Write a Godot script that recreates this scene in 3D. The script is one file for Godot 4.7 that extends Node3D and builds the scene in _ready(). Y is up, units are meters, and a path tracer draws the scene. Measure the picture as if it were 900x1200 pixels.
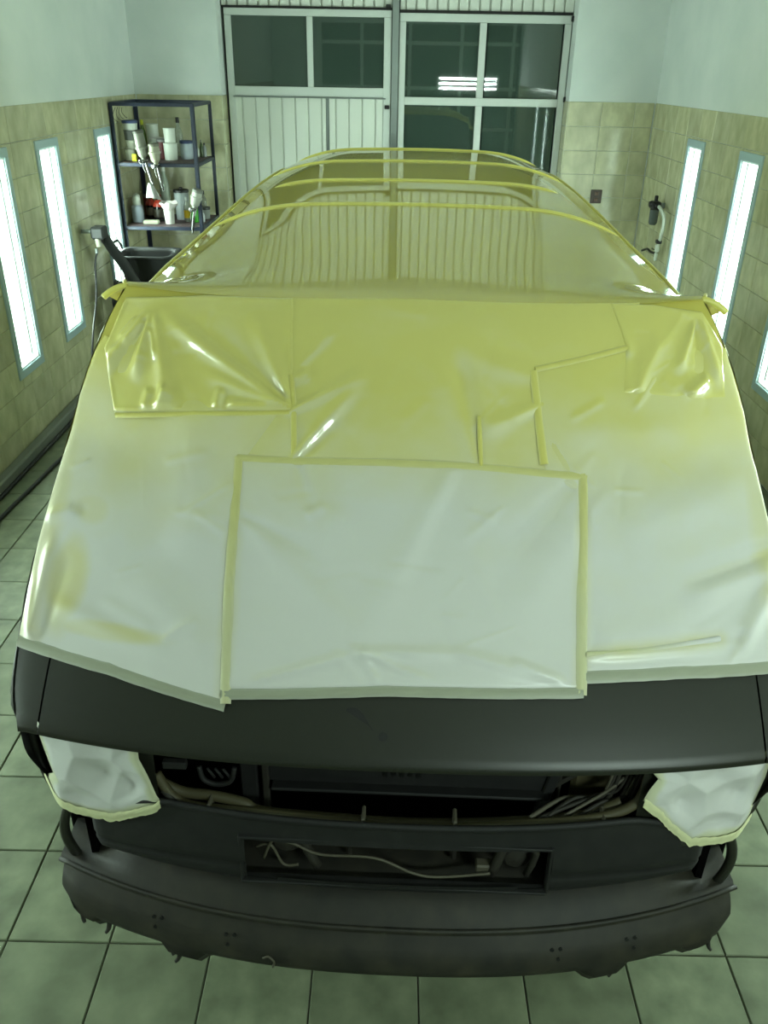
extends Node3D
# A spray booth: a long van masked with paper, strip lamps let into tiled walls, glazed doors at the far end.

var used := {}
var cache := {}
var rng := RandomNumberGenerator.new()
var noise := FastNoiseLite.new()
var M := {}
var van: Node3D

# ------------------------------------------------------------------ naming
func numbered(called: String) -> String:
	var n: int = used.get(called, 0)
	used[called] = n + 1
	return called if n == 0 else "%s_%03d" % [called, n]

func thing(called: String, label: String, category: String, at := Vector3.ZERO, turn := 0.0, group := "") -> Node3D:
	var o := Node3D.new()
	o.name = numbered(called)
	add_child(o, true)
	o.position = at
	o.rotation.y = turn
	o.set_meta("label", label)
	o.set_meta("category", category)
	if group != "":
		o.set_meta("group", group)
	return o

func part(parent: Node, called: String, mesh: Mesh, m: Material, at := Vector3.ZERO, rot := Vector3.ZERO) -> MeshInstance3D:
	var o := MeshInstance3D.new()
	o.name = called
	o.mesh = mesh
	o.material_override = m
	o.position = at
	o.rotation = rot
	parent.add_child(o, true)
	return o

func struct(called: String, mesh: Mesh, m: Material, at := Vector3.ZERO) -> MeshInstance3D:
	var o := part(self, called, mesh, m, at)
	o.set_meta("kind", "structure")
	return o

func struct_root(called: String, at := Vector3.ZERO, turn := 0.0) -> Node3D:
	var o := Node3D.new()
	o.name = called
	add_child(o, true)
	o.position = at
	o.rotation.y = turn
	o.set_meta("kind", "structure")
	return o

# ------------------------------------------------------------------ meshes
func poly(st: SurfaceTool, pts: Array, center: Vector3) -> void:
	var mid := Vector3.ZERO
	for p in pts:
		mid += p
	mid /= pts.size()
	var n: Vector3 = (pts[1] - pts[0]).cross(pts[2] - pts[0]).normalized()
	var flip := n.dot(mid - center) > 0.0
	if not flip:
		n = -n
	else:
		pass
	var out_n := n if flip else n
	st.set_normal(out_n)
	for k in range(1, pts.size() - 1):
		if flip:
			st.add_vertex(pts[0]); st.add_vertex(pts[k + 1]); st.add_vertex(pts[k])
		else:
			st.add_vertex(pts[0]); st.add_vertex(pts[k]); st.add_vertex(pts[k + 1])

func put_box(st: SurfaceTool, size: Vector3, bevel := 0.0, xf := Transform3D.IDENTITY) -> void:
	var h := size * 0.5
	var b := minf(bevel, minf(h.x, minf(h.y, h.z)) * 0.9)
	var c := xf.origin
	if b <= 0.0:
		for ax in 3:
			for s in [-1.0, 1.0]:
				var q := []
				for k in [[-1, -1], [1, -1], [1, 1], [-1, 1]]:
					var v := Vector3.ZERO
					v[ax] = s * h[ax]
					v[(ax + 1) % 3] = k[0] * h[(ax + 1) % 3]
					v[(ax + 2) % 3] = k[1] * h[(ax + 2) % 3]
					q.append(xf * v)
				poly(st, q, c)
		return
	for ax in 3:
		var a1 := (ax + 1) % 3
		var a2 := (ax + 2) % 3
		for s in [-1.0, 1.0]:
			var q := []
			for k in [[-1, -1], [1, -1], [1, 1], [-1, 1]]:
				var v := Vector3.ZERO
				v[ax] = s * h[ax]
				v[a1] = k[0] * (h[a1] - b)
				v[a2] = k[1] * (h[a2] - b)
				q.append(xf * v)
			poly(st, q, c)
			for s2 in [-1.0, 1.0]:
				var e := []
				for k in [[0, -1], [0, 1], [1, 1], [1, -1]]:
					var v := Vector3.ZERO
					v[ax] = s * (h[ax] - (b if k[0] == 1 else 0.0))
					v[a1] = s2 * (h[a1] - (0.0 if k[0] == 1 else b))
					v[a2] = k[1] * (h[a2] - b)
					e.append(xf * v)
				poly(st, e, c)
	for sx in [-1.0, 1.0]:
		for sy in [-1.0, 1.0]:
			for sz in [-1.0, 1.0]:
				poly(st, [xf * Vector3(sx * h.x, sy * (h.y - b), sz * (h.z - b)), xf * Vector3(sx * (h.x - b), sy * h.y, sz * (h.z - b)), xf * Vector3(sx * (h.x - b), sy * (h.y - b), sz * h.z)], c)

func begin() -> SurfaceTool:
	var st := SurfaceTool.new()
	st.begin(Mesh.PRIMITIVE_TRIANGLES)
	return st

func cbox(size: Vector3, bevel := 0.003) -> ArrayMesh:
	var key := "b%.4f,%.4f,%.4f,%.4f" % [size.x, size.y, size.z, bevel]
	if not cache.has(key):
		var st := begin()
		put_box(st, size, bevel)
		cache[key] = st.commit()
	return cache[key]

func boxes(list: Array, bevel := 0.0) -> ArrayMesh:   # [[center, size], ...]
	var st := begin()
	for b in list:
		put_box(st, b[1], bevel, Transform3D(Basis.IDENTITY, b[0]))
	return st.commit()

func tile_mesh(w: float, h: float, t := 0.008, b := 0.003) -> ArrayMesh:   # face towards +Z, back at z = 0
	var key := "t%.3f,%.3f,%.3f" % [w, h, t]
	if not cache.has(key):
		var st := begin()
		var c := Vector3(0, 0, t * 0.5)
		var x := w * 0.5
		var y := h * 0.5
		var back := [Vector3(-x, -y, 0), Vector3(x, -y, 0), Vector3(x, y, 0), Vector3(-x, y, 0)]
		var mid := []
		var front := []
		for p in back:
			mid.append(p + Vector3(0, 0, t - b))
			front.append(Vector3(p.x - signf(p.x) * b, p.y - signf(p.y) * b, t))
		poly(st, front, c)
		for k in 4:
			var n := (k + 1) % 4
			poly(st, [back[k], back[n], mid[n], mid[k]], c)
			poly(st, [mid[k], mid[n], front[n], front[k]], c)
		cache[key] = st.commit()
	return cache[key]

# rows of points -> smooth surface; "outward" tells which side is the front
func grid(rows: Array, outward: Vector3, colors = null, skip = null, uv_scale := 0.0) -> ArrayMesh:
	var nr := rows.size()
	var nc: int = rows[0].size()
	var v := PackedVector3Array()
	v.resize(nr * nc)
	for i in nr:
		for j in nc:
			v[i * nc + j] = rows[i][j]
	var n := PackedVector3Array()
	n.resize(nr * nc)
	var idx := PackedInt32Array()
	var total := Vector3.ZERO
	for i in nr - 1:
		for j in nc - 1:
			if skip != null and skip.call(i, j):
				continue
			var a := i * nc + j
			var b := a + 1
			var c := a + nc + 1
			var d := a + nc
			var f: Vector3 = (v[c] - v[a]).cross(v[d] - v[b])
			f = -f
			n[a] += f; n[b] += f; n[c] += f; n[d] += f
			total += f
			idx.append_array([a, b, c, a, c, d])
	var flip := total.dot(outward) < 0.0
	if flip:
		for k in range(0, idx.size(), 3):
			var t := idx[k + 1]
			idx[k + 1] = idx[k + 2]
			idx[k + 2] = t
	for k in n.size():
		n[k] = (-n[k] if flip else n[k]).normalized() if n[k].length_squared() > 1e-20 else Vector3.UP
	var arr := []
	arr.resize(Mesh.ARRAY_MAX)
	arr[Mesh.ARRAY_VERTEX] = v
	arr[Mesh.ARRAY_NORMAL] = n
	arr[Mesh.ARRAY_INDEX] = idx
	if colors != null:
		var cc := PackedColorArray()
		for r in colors:
			for x in r:
				cc.append(x)
		arr[Mesh.ARRAY_COLOR] = cc
	var m := ArrayMesh.new()
	m.add_surface_from_arrays(Mesh.PRIMITIVE_TRIANGLES, arr)
	return m

func smooth(pts: Array, per := 6) -> Array:
	var out := []
	for k in pts.size() - 1:
		var a = pts[maxi(k - 1, 0)]
		var b = pts[k]
		var c = pts[k + 1]
		var d = pts[mini(k + 2, pts.size() - 1)]
		for s in per:
			out.append(b.cubic_interpolate(c, a, d, float(s) / per))
	out.append(pts[-1])
	return out

func tube(pts: Array, r: float, sides := 8, per := 5, r_end := -1.0) -> ArrayMesh:
	var p := smooth(pts, per) if per > 1 else pts
	var rows := []
	var up := Vector3(0.13, 0.97, 0.2).normalized()
	for k in p.size():
		var dir: Vector3 = (p[mini(k + 1, p.size() - 1)] - p[maxi(k - 1, 0)]).normalized()
		var a := dir.cross(up)
		if a.length() < 0.05:
			a = dir.cross(Vector3.RIGHT)
		a = a.normalized()
		var b := dir.cross(a).normalized()
		up = -b if b.dot(up) < 0 else b
		a = dir.cross(up).normalized()
		var rr := r if r_end < 0 else lerpf(r, r_end, float(k) / (p.size() - 1))
		var row := PackedVector3Array()
		for s in sides + 1:
			var t := TAU * s / sides
			row.append(p[k] + (a * cos(t) + up * sin(t)) * rr)
		rows.append(row)
	# closed ends
	var e0 := PackedVector3Array()
	var e1 := PackedVector3Array()
	for s in sides + 1:
		e0.append(p[0]); e1.append(p[-1])
	rows.push_front(e0)
	rows.append(e1)
	return outward_tube(rows, p)

func outward_tube(rows: Array, p: Array) -> ArrayMesh:
	# decide the side from the first ring: its first face must point away from the axis
	var a: Vector3 = rows[1][0]
	var b: Vector3 = rows[1][1]
	var c: Vector3 = rows[2][1]
	var f := -((c - a).cross(rows[2][0] - b))
	var want := f.dot(a - p[0]) > 0.0
	var nr := rows.size()
	var nc: int = rows[0].size()
	var st := begin()
	for i in nr:
		for j in nc:
			st.set_smooth_group(0)
			st.add_vertex(rows[i][j])
	for i in nr - 1:
		for j in nc - 1:
			var q := [i * nc + j, i * nc + j + 1, (i + 1) * nc + j + 1, (i + 1) * nc + j]
			var order := [0, 1, 2, 0, 2, 3] if want else [0, 2, 1, 0, 3, 2]
			for o in order:
				st.add_index(q[o])
	st.generate_normals()
	return st.commit()

func lathe(profile: Array, seg := 18) -> ArrayMesh:   # [Vector2(radius, y), ...] from bottom to top; sharp corners
	var st := begin()
	for k in profile.size() - 1:
		var a: Vector2 = profile[k]
		var b: Vector2 = profile[k + 1]
		var t := b - a
		if t.length() < 1e-6:
			continue
		var nn := Vector2(t.y, -t.x).normalized()
		for s in seg:
			var t0 := TAU * s / seg
			var t1 := TAU * (s + 1) / seg
			var d0 := Vector3(cos(t0), 0, sin(t0))
			var d1 := Vector3(cos(t1), 0, sin(t1))
			var q := [d0 * a.x + Vector3.UP * a.y, d1 * a.x + Vector3.UP * a.y, d1 * b.x + Vector3.UP * b.y, d0 * b.x + Vector3.UP * b.y]
			var n := [d0 * nn.x + Vector3.UP * nn.y, d1 * nn.x + Vector3.UP * nn.y, d1 * nn.x + Vector3.UP * nn.y, d0 * nn.x + Vector3.UP * nn.y]
			for o in [0, 1, 2, 0, 2, 3]:
				st.set_normal(n[o])
				st.add_vertex(q[o])
	return st.commit()

# ------------------------------------------------------------------ materials
func mat(c: Color, rough := 0.6, metal := 0.0, spec := 0.5) -> StandardMaterial3D:
	var m := StandardMaterial3D.new()
	m.albedo_color = c
	m.roughness = rough
	m.metallic = metal
	m.metallic_specular = spec
	return m

func noise_tex(a: Color, b: Color, freq: float, sd: int, octaves := 4, size := 512) -> NoiseTexture2D:
	var n := FastNoiseLite.new()
	n.noise_type = FastNoiseLite.TYPE_SIMPLEX_SMOOTH
	n.seed = sd
	n.frequency = freq
	n.fractal_octaves = octaves
	var g := Gradient.new()
	g.set_color(0, a)
	g.set_color(1, b)
	var t := NoiseTexture2D.new()
	t.width = size
	t.height = size
	t.seamless = true
	t.noise = n
	t.color_ramp = g
	return t

func tri(m: StandardMaterial3D, tex: Texture2D, scale: Vector3) -> StandardMaterial3D:
	m.albedo_texture = tex
	m.uv1_triplanar = true
	m.uv1_world_triplanar = true
	m.uv1_scale = scale
	return m

func materials() -> void:
	M.paint_wall = tri(mat(Color.WHITE, 0.75), noise_tex(Color(0.83, 0.86, 0.85), Color(0.88, 0.90, 0.89), 0.01, 3), Vector3.ONE * 0.3)
	M.ceiling = mat(Color(0.72, 0.73, 0.70), 0.9)
	M.tiles = []
	for k in 4:
		var d := 0.015 * (k - 1.5)
		var m := tri(mat(Color(1.0 + d, 1.0 + d, 1.0 + d * 0.6), 0.16), noise_tex(Color(0.69, 0.685, 0.555), Color(0.82, 0.815, 0.68), 0.012, 20 + k, 5), Vector3(0.9, 0.55, 0.9) * (1.0 + 0.1 * k))
		m.metallic_specular = 0.5
		M.tiles.append(m)
	M.floor_tiles = []
	for k in 4:
		var d := 0.02 * (k - 1.5)
		var m := tri(mat(Color(1.0 + d, 1.0 + d, 1.0 + d), 0.42), noise_tex(Color(0.345, 0.375, 0.295), Color(0.48, 0.51, 0.41), 0.010, 40 + k, 5), Vector3.ONE * (0.8 + 0.13 * k))
		m.metallic_specular = 0.3
		M.floor_tiles.append(m)
	M.grout = mat(Color(0.33, 0.32, 0.27), 0.9)
	M.grout_wall = mat(Color(0.50, 0.48, 0.38), 0.9)
	M.frame_blue = mat(Color(0.66, 0.75, 0.78), 0.35)
	M.housing = mat(Color(0.93, 0.95, 0.95), 0.4)
	M.housing_back = mat(Color(0.06, 0.06, 0.06), 0.8)
	M.glow = mat(Color(0.9, 0.95, 0.9), 0.5)
	M.glow.emission_enabled = true
	M.glow.emission = Color(0.90, 1.0, 0.93)
	M.glow.emission_energy_multiplier = 3.0
	M.glass = mat(Color(0.80, 0.90, 0.86, 0.06), 0.02)
	M.glass.transparency = BaseMaterial3D.TRANSPARENCY_ALPHA
	M.door_glass = mat(Color(0.30, 0.38, 0.34, 0.45), 0.02, 0.0, 0.75)
	M.door_glass.transparency = BaseMaterial3D.TRANSPARENCY_ALPHA
	M.alu = mat(Color(0.80, 0.82, 0.80), 0.35)
	M.steel_post = mat(Color(0.55, 0.58, 0.57), 0.35, 0.7)
	M.sheet_white = mat(Color(0.86, 0.875, 0.84), 0.35)
	M.rubber = mat(Color(0.06, 0.06, 0.06), 0.6)
	M.hose = mat(Color(0.07, 0.075, 0.07), 0.45)
	M.dark_plastic = mat(Color(0.17, 0.18, 0.18), 0.5)
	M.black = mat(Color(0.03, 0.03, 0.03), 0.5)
	M.chrome = mat(Color(0.50, 0.50, 0.50), 0.16, 1.0)
	# the van
	M.yellow = mat(Color(0.77, 0.715, 0.23), 0.45, 0.0, 0.2)
	M.yellow.clearcoat_enabled = true
	M.yellow.clearcoat = 1.0
	M.yellow.clearcoat_roughness = 0.02
	M.yellow_soft = mat(Color(0.72, 0.68, 0.31), 0.35)
	M.rib = mat(Color(0.86, 0.83, 0.44), 0.35)
	M.primer = mat(Color(0.13, 0.135, 0.105), 0.40)
	M.dirty = tri(mat(Color.WHITE, 0.7), noise_tex(Color(0.055, 0.057, 0.058), Color(0.115, 0.113, 0.108), 0.012, 61, 5), Vector3.ONE * 2.0)
	M.rusty = tri(mat(Color.WHITE, 0.62), noise_tex(Color(0.075, 0.075, 0.06), Color(0.215, 0.20, 0.155), 0.009, 62, 5), Vector3.ONE * 1.6)
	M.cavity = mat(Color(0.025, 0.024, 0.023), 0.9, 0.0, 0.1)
	M.loom = mat(Color(0.29, 0.27, 0.18), 0.6)
	M.loom_dark = mat(Color(0.155, 0.145, 0.115), 0.7)
	M.wire = mat(Color(0.33, 0.315, 0.26), 0.6)
	M.paper = mat(Color.WHITE, 0.42)
	M.paper.vertex_color_use_as_albedo = true
	M.paper.clearcoat_enabled = true
	M.paper.clearcoat = 0.35
	M.paper.clearcoat_roughness = 0.28
	M.paper_gloss = mat(Color.WHITE, 0.38)
	M.paper_gloss.vertex_color_use_as_albedo = true
	M.paper_gloss.clearcoat_enabled = true
	M.paper_gloss.clearcoat = 0.9
	M.paper_gloss.clearcoat_roughness = 0.10
	M.tape = mat(Color.WHITE, 0.5)
	M.tape.vertex_color_use_as_albedo = true

# ------------------------------------------------------------------ tiles
# a field of tiles on the plane spanned by u (x axis of the basis) and v (y axis); each tile is a part, trimmed at the holes
func tile_field(parent: Node, called: String, xf: Transform3D, us: Array, vs: Array, holes: Array, mats: Array, joint := 0.0035, thick := 0.008, single = null, fill: Material = null) -> void:
	var rest := begin()
	var any := false
	for i in us.size() - 1:
		for j in vs.size() - 1:
			var rects := [Rect2(us[i] + joint * 0.5, vs[j] + joint * 0.5, us[i + 1] - us[i] - joint, vs[j + 1] - vs[j] - joint)]
			for h in holes:
				var next := []
				for r: Rect2 in rects:
					if not r.intersects(h):
						next.append(r)
						continue
					var k: Rect2 = r.intersection(h)
					next.append(Rect2(r.position.x, r.position.y, k.position.x - r.position.x, r.size.y))
					next.append(Rect2(k.end.x, r.position.y, r.end.x - k.end.x, r.size.y))
					next.append(Rect2(k.position.x, r.position.y, k.size.x, k.position.y - r.position.y))
					next.append(Rect2(k.position.x, k.end.y, k.size.x, r.end.y - k.end.y))
				rects = next
			for r: Rect2 in rects:
				if r.size.x < 0.012 or r.size.y < 0.012:
					continue
				var c := r.get_center()
				var mesh := tile_mesh(snappedf(r.size.x, 0.001), snappedf(r.size.y, 0.001), thick)
				var lift := rng.randf_range(-0.0004, 0.0004)
				if single == null or single.call(c):
					var o := part(parent, called, mesh, mats[rng.randi() % mats.size()])
					o.transform = xf * Transform3D(Basis.IDENTITY, Vector3(c.x, c.y, lift))
				else:
					rest.append_from(mesh, 0, xf * Transform3D(Basis.IDENTITY, Vector3(c.x, c.y, lift)))
					any = true
	if any:
		var o := part(parent, called + "_field", rest.commit(), fill if fill else mats[0])
		o.set_meta("kind", "stuff")

func joints(from: float, to: float, start: float, pitch: float) -> Array:
	var out := [from]
	var k := ceilf((from - start) / pitch + 0.08)
	while start + k * pitch < to - 0.03:
		out.append(start + k * pitch)
		k += 1
	out.append(to)
	return out

# ------------------------------------------------------------------ room
const HALF := 2.637          # tile faces of the side walls
const BACK := -9.45
const FRONT := 0.85
const CEIL := 3.6
const TILE_TOP := 2.29
const LAMPS_LEFT := [-8.22, -6.86, -5.90, -4.80, -3.70, -2.60, -1.50]  # the last one is an added, unseen lamp that brightens the masking paper
const LAMPS_RIGHT := [-7.98, -6.70, -5.60, -4.45, -3.35, -2.25]
const LAMP_Y := 1.295

func side_wall(called: String, sx: float, lamps: Array) -> void:
	# core of white render with openings for the lamps
	var x := sx * (HALF + 0.008 + 0.11)
	var list := []
	var z0 := FRONT + 0.2
	var z1 := BACK - 0.5
	var lo := LAMP_Y - 0.69
	var hi := LAMP_Y + 0.69
	list.append([Vector3(x, lo * 0.5 - 0.05, (z0 + z1) * 0.5), Vector3(0.22, lo + 0.1, z0 - z1)])
	list.append([Vector3(x, (hi + CEIL + 0.1) * 0.5, (z0 + z1) * 0.5), Vector3(0.22, CEIL + 0.1 - hi, z0 - z1)])
	var edge := z1
	for z in lamps:
		list.append([Vector3(x, LAMP_Y, (edge + z - 0.17) * 0.5), Vector3(0.22, hi - lo, z - 0.17 - edge)])
		edge = z + 0.17
	list.append([Vector3(x, LAMP_Y, (edge + z0) * 0.5), Vector3(0.22, hi - lo, z0 - edge)])
	var w := struct(called, boxes(list), M.paint_wall)
	# behind the tiles: a skin of grout a touch under their faces
	var b := Basis(Vector3(0, 0, sx), Vector3.UP, Vector3(-sx, 0, 0))
	var xf := Transform3D(b, Vector3(sx * (HALF + 0.008), 0, 0))
	var holes := []
	for z in lamps:
		var c: float = sx * z
		holes.append(Rect2(c - 0.175, LAMP_Y - 0.695, 0.35, 1.39))
	var us := []
	for z in joints(BACK, FRONT, -5.53, 0.348):
		us.append(sx * z)
	us.sort()
	var vs := joints(0.0, TILE_TOP, 0.01, 0.228)
	tile_field(w, "tile", xf, us, vs, holes, M.tiles, 0.003, 0.008, func(c: Vector2): return sx * c.x < -4.35)

func lamp(sx: float, z: float, label: String) -> void:
	var o := thing("wall_lamp", label, "lamp", Vector3(sx * HALF, LAMP_Y, z), -sx * PI / 2, "strip lamps let into the side walls")
	part(o, "frame", boxes([[Vector3(0, 0.72, 0.004), Vector3(0.46, 0.06, 0.016)], [Vector3(0, -0.72, 0.004), Vector3(0.46, 0.06, 0.016)], [Vector3(-0.20, 0, 0.004), Vector3(0.06, 1.38, 0.016)], [Vector3(0.20, 0, 0.004), Vector3(0.06, 1.38, 0.016)]], 0.003), M.frame_blue)
	part(o, "housing", boxes([[Vector3(0, 0.684, -0.027), Vector3(0.34, 0.012, 0.054)], [Vector3(0, -0.684, -0.027), Vector3(0.34, 0.012, 0.054)], [Vector3(-0.164, 0, -0.027), Vector3(0.012, 1.356, 0.054)], [Vector3(0.164, 0, -0.027), Vector3(0.012, 1.356, 0.054)]]), M.housing)
	part(o, "back_plate", cbox(Vector3(0.34, 1.38, 0.008), 0.0), M.housing_back, Vector3(0, 0, -0.058))
	part(o, "diffuser", cbox(Vector3(0.288, 1.336, 0.012), 0.002), M.glow, Vector3(0, 0, -0.047))
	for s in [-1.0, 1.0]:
		part(o, "gap_shade", cbox(Vector3(0.013, 1.33, 0.010), 0.001), M.black, Vector3(s * 0.1505, 0, -0.040))  # black strip standing in for the shaded gap beside the diffuser
	part(o, "pane", cbox(Vector3(0.326, 1.354, 0.004), 0.0), M.glass, Vector3(0, 0, -0.006))
	var l := AreaLight3D.new()
	l.name = "tube_light"
	l.area_size = Vector2(0.278, 1.32)
	l.light_color = LAMP_COLOR
	l.light_energy = LAMP_ENERGY
	l.area_range = 14.0
	l.shadow_enabled = true
	l.position = Vector3(0, 0, -0.039)
	l.rotation.y = PI
	o.add_child(l)

const LAMP_COLOR := Color(0.905, 1.0, 0.955)
const LAMP_ENERGY := 3.3

func room() -> void:
	var fl := struct("floor", cbox(Vector3(5.6, 0.2, 12.0), 0.0), M.grout, Vector3(0, -0.1085, -4.6))
	var xf := Transform3D(Basis(Vector3.RIGHT, Vector3(0, 0, -1), Vector3.UP), Vector3(0, -0.008, 0) - fl.position)
	var us := joints(-HALF, HALF, 0.126, 0.337)
	var vs := []
	for z in joints(BACK - 0.25, FRONT, -1.755, 0.358):
		vs.append(-z)
	vs.sort()
	tile_field(fl, "tile", xf, us, vs, [], M.floor_tiles, 0.005, 0.008, func(c: Vector2): return c.y > 0.3 and (c.y < 2.4 or (absf(c.x) > 0.85 and c.y < 6.2)))
	struct("ceiling", cbox(Vector3(5.7, 0.2, 12.2), 0.0), M.ceiling, Vector3(0, CEIL + 0.1, -4.6))
	side_wall("wall_left", -1.0, LAMPS_LEFT)
	side_wall("wall_right", 1.0, LAMPS_RIGHT)
	# far wall: two piers beside the doors
	var wb := struct("wall_back", boxes([[Vector3(-2.25, CEIL * 0.5, BACK - 0.17), Vector3(0.98, CEIL, 0.324)], [Vector3(2.25, CEIL * 0.5, BACK - 0.17), Vector3(0.98, CEIL, 0.324)]]), M.paint_wall)
	var rows := joints(0.0, TILE_TOP, 0.01, 0.228)
	var xb := Transform3D(Basis.IDENTITY, Vector3(0, 0, BACK - 0.008))
	tile_field(wb, "tile", xb, joints(-HALF + 0.008, -1.76, -1.76, 0.34), rows, [], M.tiles, 0.003)
	tile_field(wb, "tile", xb, joints(1.76, HALF - 0.008, 1.76, 0.34), rows, [], M.tiles, 0.003)
	for s in [-1.0, 1.0]:      # the returns beside the doors
		var xr := Transform3D(Basis(Vector3(0, 0, s), Vector3.UP, Vector3(-s, 0, 0)), Vector3(s * 1.76, 0, 0))
		tile_field(wb, "tile", xr, [s * BACK - (0.26 if s > 0 else -0.008), s * BACK + (-0.008 if s > 0 else 0.26)], rows, [], M.tiles, 0.003)
	# near wall behind the camera: white piers and a glazed gate
	struct("wall_front", boxes([[Vector3(-2.15, CEIL * 0.5, FRONT + 0.1), Vector3(1.0, CEIL, 0.2)], [Vector3(0.5, 0.3, FRONT + 0.1), Vector3(4.4, 0.6, 0.2)], [Vector3(0.5, 3.5, FRONT + 0.1), Vector3(4.4, 0.2, 0.2)]]), M.paint_wall)
	var g := struct_root("door_3", Vector3(0, 0, FRONT + 0.12))
	for x in [-1.62, -0.73, 0.29, 1.39, 2.49]:
		part(g, "frame_post", cbox(Vector3(0.07, 2.8, 0.06)), M.alu, Vector3(x, 2.0, -0.05))
	for y in [0.64, 1.4, 2.2, 3.05]:
		part(g, "frame_rail", cbox(Vector3(4.2, 0.07, 0.055)), M.alu, Vector3(0.5, y, -0.05))
	part(g, "pane", cbox(Vector3(4.2, 2.8, 0.006), 0.0), M.door_glass, Vector3(0.5, 2.0, -0.05))
	struct("wall_yard", cbox(Vector3(8, 5, 0.1), 0.0), mat(Color(0.05, 0.055, 0.05), 0.9), Vector3(0.5, 2.0, FRONT + 2.2))

func corrugated(w: float, h: float, pitch: float, depth: float, groove: float) -> ArrayMesh:
	# flat pans with narrow V grooves, facing +Z
	var xs := []
	var x := -w * 0.5
	xs.append([x, 0.0])
	x += pitch * 0.5
	while x < w * 0.5 - 0.02:
		xs.append([x - groove, 0.0]); xs.append([x - groove * 0.35, -depth]); xs.append([x + groove * 0.35, -depth]); xs.append([x + groove, 0.0])
		x += pitch
	xs.append([w * 0.5, 0.0])
	var st := begin()
	for k in xs.size() - 1:
		var a = xs[k]
		var b = xs[k + 1]
		poly(st, [Vector3(a[0], -h * 0.5, a[1]), Vector3(b[0], -h * 0.5, b[1]), Vector3(b[0], h * 0.5, b[1]), Vector3(a[0], h * 0.5, a[1])], Vector3((a[0] + b[0]) * 0.5, 0, -0.2))
		poly(st, [Vector3(a[0], -h * 0.5, -depth - 0.004), Vector3(b[0], -h * 0.5, -depth - 0.004), Vector3(b[0], h * 0.5, -depth - 0.004), Vector3(a[0], h * 0.5, -depth - 0.004)], Vector3((a[0] + b[0]) * 0.5, 0, 0.2))
	return st.commit()

func bar(p: Node, called: String, x0: float, x1: float, y0: float, y1: float, d := 0.05, z := 0.0, m: Material = null) -> void:
	part(p, called, cbox(Vector3(x1 - x0, y1 - y0, d), 0.004), m if m else M.alu, Vector3((x0 + x1) * 0.5, (y0 + y1) * 0.5, z))

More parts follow.
